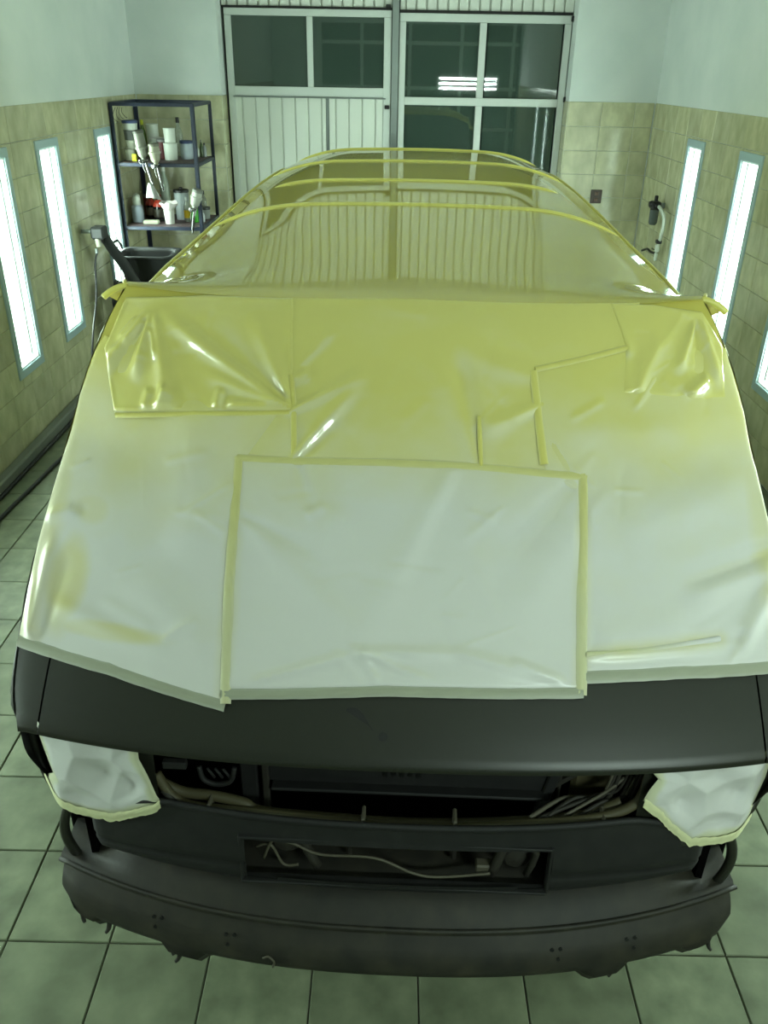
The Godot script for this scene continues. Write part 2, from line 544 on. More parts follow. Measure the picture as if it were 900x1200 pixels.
func doors() -> void:
	var zd := BACK - 0.25
	# left leaf: two panes above, ribbed sheet with a wicket below
	var a := struct_root("door_1", Vector3(0, 0, zd))
	bar(a, "frame_rail", -1.73, -0.05, 3.006, 3.07)
	bar(a, "frame_rail", -1.664, -0.126, 2.285, 2.375)
	bar(a, "frame_post", -1.73, -1.665, 0.02, 3.005)
	bar(a, "frame_post", -0.125, -0.05, 0.02, 3.005)
	bar(a, "mullion", -0.905, -0.845, 2.375, 3.005)
	bar(a, "frame_rail", -1.665, -0.125, 0.02, 0.12)
	part(a, "pane", cbox(Vector3(0.77, 0.64, 0.006), 0.0), M.door_glass, Vector3(-1.285, 2.69, -0.01))
	part(a, "pane", cbox(Vector3(0.73, 0.64, 0.006), 0.0), M.door_glass, Vector3(-0.485, 2.69, -0.01))
	part(a, "ribbed_panel", corrugated(0.94, 2.16, 0.138, 0.018, 0.009), M.sheet_white, Vector3(-1.195, 1.20, 0.005))
	bar(a, "wicket_stile", -0.722, -0.690, 0.12, 2.285, 0.03, -0.012, M.steel_post)
	part(a, "ribbed_panel", corrugated(0.56, 2.16, 0.138, 0.018, 0.009), M.sheet_white, Vector3(-0.408, 1.20, 0.014))
	bar(a, "drip_strip", -1.68, -0.10, 2.272, 2.285, 0.07, 0.01, M.steel_post)
	for y in [2.20, 3.10]:
		part(a, "hinge", cbox(Vector3(0.05, 0.035, 0.05), 0.006), M.rubber, Vector3(-0.085, y, 0.03))
	# middle post
	var mp := struct_root("trim_1", Vector3(0, 0, zd))
	bar(mp, "post", -0.045, 0.025, 0.0, CEIL, 0.07, 0.012, M.steel_post)
	# right leaf: four panes
	var b := struct_root("door_2", Vector3(0, 0, zd))
	bar(b, "frame_rail", 0.03, 1.75, 2.976, 3.05)
	bar(b, "frame_rail", 0.096, 1.684, 2.225, 2.30)
	bar(b, "frame_rail", 0.096, 1.684, 1.00, 1.08)
	bar(b, "frame_post", 0.03, 0.095, 0.02, 2.975)
	bar(b, "frame_post", 1.685, 1.75, 0.02, 2.975)
	bar(b, "mullion", 0.835, 0.905, 1.081, 2.224)
	bar(b, "mullion", 0.835, 0.905, 2.301, 2.975)
	for x in [0.465, 1.295]:
		part(b, "pane", cbox(Vector3(0.75, 0.68, 0.006), 0.0), M.door_glass, Vector3(x, 2.637, -0.01))
		part(b, "pane", cbox(Vector3(0.75, 1.15, 0.006), 0.0), M.door_glass, Vector3(x, 1.652, -0.01))
	part(b, "ribbed_panel", corrugated(1.60, 0.96, 0.138, 0.010, 0.018), M.sheet_white, Vector3(0.89, 0.52, 0.005))
	for y in [2.30, 3.02]:
		part(b, "hinge", cbox(Vector3(0.03, 0.05, 0.04), 0.006), M.rubber, Vector3(1.752, y, 0.03))
	# ribbed sheet above both leaves
	var t := struct_root("trim_2", Vector3(0, 0, zd))
	part(t, "ribbed_panel", corrugated(1.70, 0.52, 0.105, 0.030, 0.011), M.sheet_white, Vector3(-0.90, 3.345, 0.005))
	part(t, "ribbed_panel", corrugated(1.72, 0.52, 0.105, 0.030, 0.011), M.sheet_white, Vector3(0.895, 3.335, 0.005))
	bar(t, "lintel_rail", -1.75, -0.05, 3.072, 3.09, 0.06, 0.0, M.rubber)
	bar(t, "lintel_rail", 0.03, 1.75, 3.052, 3.075, 0.06, 0.0, M.rubber)
	# the dark hall beyond the glass
	var hall := mat(Color(0.26, 0.30, 0.27), 0.85)
	struct("wall_hall", boxes([[Vector3(0, 1.9, zd - 6.0), Vector3(8.4, 4.0, 0.2)], [Vector3(-4.2, 1.9, zd - 3.05), Vector3(0.2, 4.0, 5.8)], [Vector3(4.2, 1.9, zd - 3.05), Vector3(0.2, 4.0, 5.8)], [Vector3(-2.95, 1.9, zd - 0.2), Vector3(2.4, 4.0, 0.1)], [Vector3(2.95, 1.9, zd - 0.2), Vector3(2.4, 4.0, 0.1)], [Vector3(0, 3.95, zd - 3.1), Vector3(8.4, 0.2, 5.8)]]), hall)
	struct("floor_hall", cbox(Vector3(8.4, 0.2, 5.8), 0.0), hall, Vector3(0, -0.1, zd - 3.15))

# ------------------------------------------------------------------ the van's shape (van axes: x across, z forward, metres)
const PROFILE := [[0.0, 1.10, 0.04], [0.0849, 1.16, -0.02], [0.2194, 1.25, -0.12], [0.3974, 1.36, -0.26], [0.6015, 1.48, -0.425], [0.7846, 1.585, -0.575], [0.9120, 1.68, -0.66], [1.0620, 1.80, -0.75], [1.1870, 1.90, -0.825], [1.2719, 1.96, -0.885]]
const WIDTH := [[0.0, 0.945], [0.08, 0.97], [0.2, 0.985], [0.32, 0.998], [0.53, 1.0], [0.72, 1.004], [0.9, 0.988], [1.0, 0.967], [1.1, 0.935], [1.2, 0.895], [1.28, 0.86]]
const BOW := [[0.0, 0.09], [0.2, 0.12], [0.5, 0.16], [0.8, 0.20], [1.05, 0.20], [1.31, 0.14]]
const ROOF_Y := [[-0.885, 1.960], [-0.95, 1.966], [-1.05, 1.969], [-1.15, 1.970], [-1.5, 1.9725], [-1.9, 1.981], [-2.3, 1.9907], [-2.6, 2.001], [-3.1, 2.0206], [-3.7, 2.0431], [-4.1, 2.0525], [-4.5, 2.0574], [-4.85, 2.0575], [-4.98, 2.045], [-5.06, 2.0]]
const ROOF_W := [[-0.885, 0.866], [-1.05, 0.908], [-1.4, 0.94], [-2.0, 0.955], [-3.6, 0.94], [-5.06, 0.88]]
const ROOF_BOW := [[-0.885, 0.142], [-1.0, 0.12], [-1.3, 0.06], [-1.8, 0.0], [-4.4, 0.0], [-5.06, -0.14]]
const SIDE_W := [[0.4, 0.965], [0.6, 0.99], [0.9, 1.015], [1.3, 1.022], [1.55, 1.018], [1.67, 1.0], [1.78, 0.972], [1.9, 0.956], [1.97, 0.94]]
const S_END := 1.2719

func table(t: Array, x: float, col := 1) -> float:   # smooth look-up in a list sorted by its first column, rising or falling
	var n := t.size()
	var up: bool = t[n - 1][0] > t[0][0]
	var sg := 1.0 if up else -1.0
	if (x - t[0][0]) * sg <= 0.0:
		return t[0][col] + (0.0 if n < 2 else (x - t[0][0]) * (t[1][col] - t[0][col]) / (t[1][0] - t[0][0]))
	if (x - t[n - 1][0]) * sg >= 0.0:
		return t[n - 1][col] + (x - t[n - 1][0]) * (t[n - 1][col] - t[n - 2][col]) / (t[n - 1][0] - t[n - 2][0])
	var k := 0
	while (t[k + 1][0] - x) * sg < 0.0:
		k += 1
	var h: float = t[k + 1][0] - t[k][0]
	var m0: float = (t[k + 1][col] - t[k][col]) / h
	var ma := m0
	var mb := m0
	if k > 0:
		var q: float = (t[k][col] - t[k - 1][col]) / (t[k][0] - t[k - 1][0])
		ma = (q + m0) * 0.5 if q * m0 > 0.0 else 0.0
	if k < n - 2:
		var q: float = (t[k + 2][col] - t[k + 1][col]) / (t[k + 2][0] - t[k + 1][0])
		mb = (q + m0) * 0.5 if q * m0 > 0.0 else 0.0
	var u: float = (x - t[k][0]) / h
	var u2 := u * u
	var u3 := u2 * u
	return (2 * u3 - 3 * u2 + 1) * t[k][col] + (u3 - 2 * u2 + u) * h * ma + (3 * u2 - 2 * u3) * t[k + 1][col] + (u3 - u2) * h * mb

func front(x: float, s: float) -> Vector3:
	var u := absf(x) / table(WIDTH, s)
	return Vector3(x, table(PROFILE, s, 1), table(PROFILE, s, 2) - table(BOW, s) * pow(u, 2.6))

func front_normal(x: float, s: float) -> Vector3:
	var e := 0.004
	return (front(x + e, s) - front(x - e, s)).cross(front(x, s + e) - front(x, s - e)).normalized()

func roof(u: float, z: float) -> Vector3:
	var a := absf(u)
	var full := smoothstep(-0.885, -1.35, z)
	var drop := 0.022 * a * a
	if a > 0.48:
		drop += 0.095 * pow((a - 0.48) / 0.52, 2.3)
	return Vector3(u * table(ROOF_W, z), table(ROOF_Y, z) - drop * full, z - table(ROOF_BOW, z) * pow(a, 2.6))

func roof_edge(z: float) -> Vector3:     # the roof's outer edge at a depth
	var c := z
	for k in 12:
		c = z + table(ROOF_BOW, c)
	return roof(1.0, c)

func edge_s(y: float) -> float:          # arc length of the front's edge at a height
	var lo := -0.3
	var hi := S_END
	for k in 30:
		var m := (lo + hi) * 0.5
		if table(PROFILE, m, 1) < y:
			lo = m
		else:
			hi = m
	return lo

func v_part(called: String, mesh: Mesh, m: Material, parent: Node = null) -> MeshInstance3D:
	return part(parent if parent else van, called, mesh, m)

func lin(a: float, b: float, n: int) -> Array:
	var out := []
	for k in n + 1:
		out.append(lerpf(a, b, float(k) / n))
	return out

func face_z(x: float) -> float:          # the upright front under the bonnet
	return 0.035 - 0.09 * pow(absf(x) / 0.945, 2.6)

func build_van() -> void:
	van = thing("van", "long van with glossy yellow roof, dark primed nose and its bumper stripped off", "van", Vector3(0.035, 0, -1.5), -0.026)
	# roof
	var rows := []
	var zs := lin(-0.885, -1.4, 16) + lin(-1.45, -4.80, 56) + lin(-4.84, -5.06, 12)
	for z in zs:
		var r := PackedVector3Array()
		for u in lin(-1, 1, 80):
			r.append(roof(u, z))
		rows.append(r)
	v_part("roof", grid(rows, Vector3.UP), M.yellow)
	# raised ribs across the roof
	for q in [[-2.57, 0.99, 0.026], [-3.27, 0.80, 0.022], [-4.06, 0.97, 0.022], [-4.86, 0.93, 0.018]]:
		var rr := []
		for k in 9:
			var t: float = k / 8.0 * 2.0 - 1.0
			var r := PackedVector3Array()
			for u in lin(-q[1], q[1], 60):
				var end := 1.0 - pow(absf(u) / q[1], 24.0)
				var z: float = q[0] + t * q[2] + 0.05 * u * u
				r.append(roof(u, z) + Vector3(0, (1.0 - t * t) * 0.011 * end - 0.001, 0))
			rr.append(r)
		v_part("roof_rib", grid(rr, Vector3.UP), M.rib)
	# rain gutters along both roof edges
	for s in [-1.0, 1.0]:
		var path := []
		for z in [-0.90, -1.0, -1.15, -1.4, -1.8, -2.4, -3.2, -3.9, -4.5, -5.0]:
			path.append(roof(s * 1.0, z) + Vector3(s * 0.003, 0.002, 0))
		v_part("rain_gutter", tube(path, 0.0055, 8, 6), M.rib)
	# windscreen and pillars under the paper
	rows = []
	for sv in lin(0.66, S_END, 26):
		var r := PackedVector3Array()
		var w := table(WIDTH, sv)
		for u in lin(-1, 1, 50):
			r.append(front(u * w, sv))
		rows.append(r)
	v_part("windscreen_frame", grid(rows, Vector3(0, 1, 1)), M.yellow_soft)
	# bonnet with a rolled lip, and the two wings beside it
	var seam := 0.888
	for side in [0, -1, 1]:
		rows = []
		var ss := [-3.0, -2.0, -1.0] + lin(0.0, 0.66, 30)
		for sv in ss:
			var r := PackedVector3Array()
			var s0: float = maxf(sv, 0.0)
			var w := table(WIDTH, s0)
			var xs := lin(-seam + 0.0025, seam - 0.0025, 48) if side == 0 else lin(side * (seam + 0.0025), side * w, 10)
			for x in xs:
				var p := front(x, s0)
				if side != 0 and s0 >= 0.0:
					var e: float = clampf((absf(x) - seam) / (w - seam), 0.0, 1.0)
					p.y -= 0.004 * pow(e, 4.0)
				if sv == -1.0:
					p += Vector3(0, -0.016, 0.003)
				elif sv == -2.0:
					p += Vector3(0, -0.026, -0.008)
				elif sv == -3.0:
					p += Vector3(0, -0.024, -0.05)
				r.append(p)
			rows.append(r)
		v_part("bonnet" if side == 0 else "wing", grid(rows, Vector3(0, 1, 1)), M.primer)
	var hole := v_part("badge_hole", lathe([Vector2(0.0, 0.0), Vector2(0.011, 0.0), Vector2(0.011, 0.002), Vector2(0.0, 0.002)], 16), M.dirty)
	hole.position = front(-0.035, 0.066) + front_normal(-0.035, 0.066) * 0.0005
	hole.rotation.x = 0.75
	var scuff := []
	for i in 9:
		var r := PackedVector3Array()
		var q := i / 8.0
		for j in 4:
			var x := lerpf(-0.125, -0.06, q)
			var s := 0.125 - 0.045 * q * q + (j / 3.0 - 0.5) * 0.022 * sin(PI * clampf(q + 0.08, 0.0, 0.95))
			r.append(front(x, s) + front_normal(x, s) * 0.0008)
		scuff.append(r)
	v_part("scuff", grid(scuff, Vector3(0, 1, 1)), M.dirty)
	# sides
	for s in [-1.0, 1.0]:
		var zcol := [-0.075, -0.10, -0.14, -0.19, -0.25, -0.32, -0.40, -0.48, -0.56, -0.64, -0.72, -0.80, -0.87, -0.93, -0.98] + lin(-1.05, -1.8, 12) + lin(-2.0, -5.0, 20)
		var low := []
		var high := []
		for z in zcol:
			# top of the side at this z
			var top := 0.0
			if z > -1.02:
				var a := 0.0
				var b := S_END
				for k in 30:
					var m := (a + b) * 0.5
					var ez: float = table(PROFILE, m, 2) - table(BOW, m)
					if ez > z:
						a = m
					else:
						b = m
				top = table(PROFILE, a, 1) - 0.001
			else:
				top = roof_edge(z).y - 0.002
			var rl := PackedVector3Array()
			var rh := PackedVector3Array()
			for y in lin(0.40, 0.82, 9) + lin(0.83, minf(top, 1.52), 14):
				rl.append(Vector3(s * side_x(y, z, top), y, z))
			for y in lin(minf(top, 1.52), top, 14):
				rh.append(Vector3(s * side_x(y, z, top), y, z))
			low.append(rl)
			high.append(rh)
		v_part("side_panel", grid(low, Vector3(s, 0, 0), null, func(i, j):
			var p: Vector3 = low[i][j]
			return (p.z > -0.33 and p.y < 0.829) or Vector2(p.z + 0.78, p.y - 0.42).length() < 0.40 or Vector2(p.z + 3.8, p.y - 0.42).length() < 0.40), M.primer)
		v_part("window_band", grid(high, Vector3(s, 0, 0)), M.yellow_soft)
		# wheel arch lip
		var arc := []
		for k in 13:
			var t := lerpf(0.25, 2.9, k / 12.0)
			arc.append(Vector3(s * 0.985, 0.42 + 0.41 * sin(t), -0.78 + 0.41 * cos(t)))
		v_part("wheel_arch", tube(arc, 0.018, 8, 3), M.primer)
		# wheels
		for z in [-0.78, -3.8]:
			var o := v_part("wheel", lathe([Vector2(0.0, -0.10), Vector2(0.19, -0.10), Vector2(0.30, -0.11), Vector2(0.335, -0.08), Vector2(0.335, 0.08), Vector2(0.30, 0.11), Vector2(0.20, 0.10), Vector2(0.18, 0.05), Vector2(0.0, 0.05)], 28), M.rubber)
			o.position = Vector3(s * 0.84, 0.336, z)
			o.rotation.z = -s * PI / 2
	# tail
	rows = []
	for k in 9:
		var r := PackedVector3Array()
		for u in lin(-1, 1, 24):
			var p := roof(u, -5.06)
			r.append(Vector3(p.x * (1.0 + 0.08 * minf(1.0, k / 3.0)), lerpf(p.y, 0.4, k / 8.0), p.z - 0.03 * sin(k / 8.0 * PI)))
		rows.append(r)
	v_part("tail_panel", grid(rows, Vector3(0, 0, -1)), M.primer)
	v_part("underfloor", cbox(Vector3(1.6, 0.08, 4.5), 0.01), M.cavity).position = Vector3(0, 0.44, -2.7)
	nose()

func side_x(y: float, z: float, top: float) -> float:
	var w := table(SIDE_W, y)
	if y < 1.1:
		var d := maxf(0.0, -0.06 - z)
		return w - (w - 0.945) * exp(-d / 0.10) - 0.075 * smoothstep(1.0, 0.83, y) * exp(-d / 0.22)
	var es := edge_s(minf(y, 1.95))
	var ez: float = table(PROFILE, es, 2) - table(BOW, es)
	var d := maxf(0.0, ez - z)
	if z < -1.02 and y > 1.80:
		return lerpf(w, roof_edge(z).x, smoothstep(1.80, top, y))
	return lerpf(w, table(WIDTH, es) + 0.004, exp(-d / 0.07))

func nose() -> void:
	# dark box behind the open grille
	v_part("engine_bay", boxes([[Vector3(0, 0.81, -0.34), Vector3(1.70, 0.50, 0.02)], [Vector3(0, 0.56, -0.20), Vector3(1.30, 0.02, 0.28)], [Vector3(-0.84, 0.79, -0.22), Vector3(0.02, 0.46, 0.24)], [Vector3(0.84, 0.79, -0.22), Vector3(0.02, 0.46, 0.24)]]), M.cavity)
	# front panel with the number plate slot
	var rows := []
	var prof := [[0.78, -0.10], [0.80, -0.07], [0.825, -0.05], [0.84, -0.015], [0.865, 0.008], [0.905, 0.022], [0.922, 0.030], [0.928, 0.040], [0.918, 0.047], [0.912, 0.040], [0.90, 0.040], [0.87, 0.042], [0.84, 0.044], [0.828, 0.046], [0.81, 0.048], [0.79, 0.049], [0.77, 0.050], [0.75, 0.050], [0.735, 0.040], [0.72, 0.046], [0.705, 0.046], [0.693, 0.045], [0.68, 0.043], [0.66, 0.038], [0.64, 0.020], [0.625, -0.02]]
	for q in prof:
		var r := PackedVector3Array()
		for x in lin(-0.84, 0.84, 84):
			var u := absf(x) / 0.945
			var dip: float = -0.05 * smoothstep(0.56, 0.80, absf(x)) if q[0] > 0.88 else 0.0
			var lift: float = 0.045 * pow(absf(x) / 0.8, 2.0) if q[0] < 0.73 else 0.0
			r.append(Vector3(x, q[0] + dip + (-0.022 * (1.0 - pow(minf(1.0, absf(x) / 0.6), 2.0)) if q[0] > 0.86 else 0.0) + lift * clampf((0.73 - q[0]) / 0.07, 0, 1), q[1] - 0.115 * pow(u, 2.6) - 0.24 * pow(maxf(0.0, absf(x) - 0.785) / 0.055, 2.0)))
		rows.append(r)
	v_part("front_panel", grid(rows, Vector3(0, 0, 1), null, func(i, j):
		var p: Vector3 = rows[i][j]
		var y: float = rows[i + 1][j].y
		return p.x > -0.385 and p.x < 0.385 and p.y < 0.835 and y > 0.685), M.dirty)
	# edges of the slot
	v_part("slot_flange", boxes([[Vector3(0, 0.838, 0.028), Vector3(0.79, 0.008, 0.03)], [Vector3(0, 0.677, 0.028), Vector3(0.79, 0.008, 0.03)], [Vector3(-0.392, 0.757, 0.022), Vector3(0.008, 0.165, 0.03)], [Vector3(0.396, 0.757, 0.022), Vector3(0.008, 0.165, 0.03)]], 0.002), M.dirty)
	# what shows in the slot
	v_part("slot_bracket", tube([Vector3(-0.24, 0.83, 0.0), Vector3(-0.225, 0.76, 0.0), Vector3(-0.20, 0.70, 0.0)], 0.014, 6, 2), M.loom_dark)
	v_part("slot_bracket", tube([Vector3(0.29, 0.83, -0.01), Vector3(0.27, 0.76, 0.0), Vector3(0.255, 0.70, 0.0)], 0.014, 6, 2), M.loom_dark)
	v_part("slot_bracket", tube([Vector3(0.33, 0.83, -0.01), Vector3(0.365, 0.78, 0.0), Vector3(0.345, 0.70, 0.0)], 0.010, 6, 2), M.loom_dark)
	v_part("stay", cbox(Vector3(0.012, 0.15, 0.01), 0.002), M.loom_dark).position = Vector3(-0.12, 0.75, -0.06)
	v_part("stay", cbox(Vector3(0.012, 0.15, 0.01), 0.002), M.loom_dark).position = Vector3(0.16, 0.75, -0.06)
	var horn := v_part("horn", lathe([Vector2(0.0, 0.0), Vector2(0.045, 0.0), Vector2(0.05, 0.012), Vector2(0.03, 0.03), Vector2(0.0, 0.035)], 16), M.loom_dark)
	horn.position = Vector3(-0.285, 0.755, -0.05)
	horn.rotation.x = PI / 2
	horn = v_part("horn", lathe([Vector2(0.0, 0.0), Vector2(0.045, 0.0), Vector2(0.05, 0.012), Vector2(0.03, 0.03), Vector2(0.0, 0.035)], 16), M.loom_dark)
	horn.position = Vector3(0.32, 0.73, -0.05)
	horn.rotation.x = PI / 2
	v_part("slot_wire", tube([Vector3(-0.34, 0.72, 0.0), Vector3(-0.31, 0.80, 0.01), Vector3(-0.26, 0.79, 0.01), Vector3(-0.19, 0.76, 0.015), Vector3(-0.05, 0.755, 0.015), Vector3(0.05, 0.71, 0.02), Vector3(0.12, 0.70, 0.02), Vector3(0.25, 0.715, 0.015)], 0.004, 6, 6), M.wire)
	v_part("slot_wire", tube([Vector3(-0.36, 0.75, -0.01), Vector3(-0.32, 0.77, 0.0), Vector3(-0.29, 0.70, 0.0), Vector3(-0.25, 0.70, 0.0)], 0.004, 6, 6), M.wire)
	v_part("slot_plug", cbox(Vector3(0.045, 0.025, 0.03), 0.004), M.wire).position = Vector3(0.235, 0.715, -0.01)
	# radiator with its slam panel
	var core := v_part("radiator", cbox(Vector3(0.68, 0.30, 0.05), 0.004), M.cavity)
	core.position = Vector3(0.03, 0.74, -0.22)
	var fins := []
	for k in 28:
		fins.append([Vector3(-0.31 + 0.025 * k, 0.845, -0.193), Vector3(0.004, 0.085, 0.006)])
	var f := v_part("radiator_fins", boxes(fins), M.loom_dark)
	f.set_meta("kind", "stuff")
	v_part("slam_panel", boxes([[Vector3(0.035, 0.905, -0.13), Vector3(0.75, 0.065, 0.02)], [Vector3(0.035, 0.871, -0.115), Vector3(0.73, 0.010, 0.05)]], 0.003), M.dirty)
	var holes := []
	for k in 5:
		holes.append([Vector3(-0.03 + 0.022 * k, 0.915, -0.1195), Vector3(0.012, 0.012 if k % 2 else 0.018, 0.004)])
	v_part("vent_slots", boxes(holes), M.black)
	v_part("strut", cbox(Vector3(0.045, 0.20, 0.02), 0.004), M.dirty).position = Vector3(-0.39, 0.87, -0.12)
	v_part("strut", cbox(Vector3(0.018, 0.18, 0.02), 0.004), M.loom_dark).position = Vector3(-0.345, 0.86, -0.11)
	var d := v_part("strut", cbox(Vector3(0.03, 0.17, 0.02), 0.004), M.dirty)
	d.position = Vector3(0.395, 0.86, -0.12)
	d.rotation.z = -0.2
	d = v_part("strut", cbox(Vector3(0.014, 0.20, 0.014), 0.003), M.loom_dark)
	d.position = Vector3(0.46, 0.925, -0.13)
	d.rotation.z = -0.85
	v_part("strut", cbox(Vector3(0.008, 0.17, 0.008), 0.002), M.loom_dark).position = Vector3(0.43, 0.88, -0.13)
	d = v_part("air_duct", cbox(Vector3(0.12, 0.22, 0.03), 0.012), M.loom)
	d.position = Vector3(0.525, 0.90, -0.16)
	# latch and hook at the left
	var lt := v_part("latch_ring", tube([Vector3(-0.50, 0.985, -0.05), Vector3(-0.49, 0.945, -0.045), Vector3(-0.455, 0.93, -0.045), Vector3(-0.42, 0.945, -0.045), Vector3(-0.41, 0.985, -0.05)], 0.007, 6, 4), M.dirty)
	for k in 3:
		v_part("latch_spring", tube([Vector3(-0.48 + 0.02 * k, 0.98, -0.05), Vector3(-0.462 + 0.02 * k, 0.95, -0.048)], 0.004, 6, 1), M.dirty, lt)
	v_part("catch_plate", cbox(Vector3(0.06, 0.022, 0.02), 0.003), M.dirty).position = Vector3(-0.55, 1.02, -0.02)
	# wiring looms lying in the sill of the opening
	v_part("wiring_loom", tube([Vector3(-0.605, 0.975, -0.03), Vector3(-0.565, 0.905, -0.02), Vector3(-0.50, 0.885, -0.01), Vector3(-0.31, 0.880, 0.0), Vector3(-0.094, 0.872, 0.012), Vector3(0.081, 0.868, 0.012), Vector3(0.297, 0.878, 0.0), Vector3(0.50, 0.897, -0.015), Vector3(0.60, 0.94, -0.03), Vector3(0.625, 1.01, -0.05)], 0.013, 10, 8), M.loom)
	v_part("wiring_loom", tube([Vector3(-0.615, 0.945, -0.04), Vector3(-0.55, 0.905, -0.04), Vector3(-0.47, 0.900, -0.035), Vector3(-0.39, 0.885, -0.03), Vector3(-0.34, 0.862, -0.025), Vector3(-0.14, 0.850, -0.022), Vector3(0.08, 0.845, -0.022), Vector3(0.30, 0.856, -0.03), Vector3(0.47, 0.876, -0.04), Vector3(0.57, 0.92, -0.05)], 0.014, 10, 8), M.loom)
	v_part("wiring_loom", tube([Vector3(-0.59, 0.93, -0.02), Vector3(-0.52, 0.878, 0.0), Vector3(-0.38, 0.868, 0.008), Vector3(-0.2, 0.862, 0.014), Vector3(-0.05, 0.86, 0.014)], 0.009, 10, 8), M.loom_dark)
	for x in [-0.47, -0.08, 0.15, 0.52]:
		v_part("loom_clip", cbox(Vector3(0.010, 0.05, 0.05), 0.004), M.wire).position = Vector3(x, 0.868 + absf(x) * 0.04, -0.005 - 0.05 * x * x)
	# loose wires at the right
	rng.seed = 11
	for k in 9:
		var a := Vector3(0.34 + 0.02 * k, 0.868 + rng.randf() * 0.02, -0.02)
		var b := Vector3(0.44 + 0.02 * k + rng.randf_range(-0.03, 0.03), 0.885 + rng.randf() * 0.04, -0.05 + rng.randf_range(-0.03, 0.03))
		var c := Vector3(0.52 + 0.010 * k, 0.90 + rng.randf() * 0.07, -0.07)
		var e := Vector3(0.55 + 0.009 * k, 0.97 + rng.randf() * 0.06, -0.08)
		v_part("wire", tube([a, b, c, e], 0.0035 + rng.randf() * 0.003, 6, 6), M.loom_dark if k % 3 else M.wire)
	# lower corners under the headlamps
	for s in [-1.0, 1.0]:
		rows = []
		for q in [[1.10, 0.0], [1.04, 0.002], [0.97, 0.004], [0.90, 0.004], [0.86, 0.002], [0.835, -0.012], [0.825, -0.04]]:
			var r := PackedVector3Array()
			for x in lin(0.60, 0.945, 24):
				r.append(Vector3(s * x, q[0] - 0.01 * smoothstep(0.8, 0.945, x), face_z(x) - 0.026 + q[1] - 0.05 * smoothstep(0.86, 0.945, x)))
			rows.append(r)
		v_part("lamp_panel", grid(rows, Vector3(0, 0, 1)), M.primer)
		var lip := []
		for q in [[0.945, 1.085], [0.950, 1.0], [0.944, 0.92], [0.910, 0.856], [0.83, 0.828], [0.72, 0.818], [0.61, 0.82]]:
			lip.append(Vector3(s * q[0], q[1], face_z(q[0]) - 0.05 * smoothstep(0.86, 0.945, q[0]) - 0.012))
		v_part("wing_lip", tube(lip, 0.012, 8, 5), M.primer)
		# inner arch and a bracket end showing beside the front panel
		var arc := []
		for k in 7:
			var t := k / 6.0
			arc.append(Vector3(s * (0.868 + 0.045 * sin(t * PI * 0.8 + 0.3)), lerpf(0.78, 0.56, t), -0.10))
		v_part("arch_flange", tube(arc, 0.014, 8, 3), M.primer)
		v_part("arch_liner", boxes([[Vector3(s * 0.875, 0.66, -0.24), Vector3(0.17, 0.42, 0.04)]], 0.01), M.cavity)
	beam()

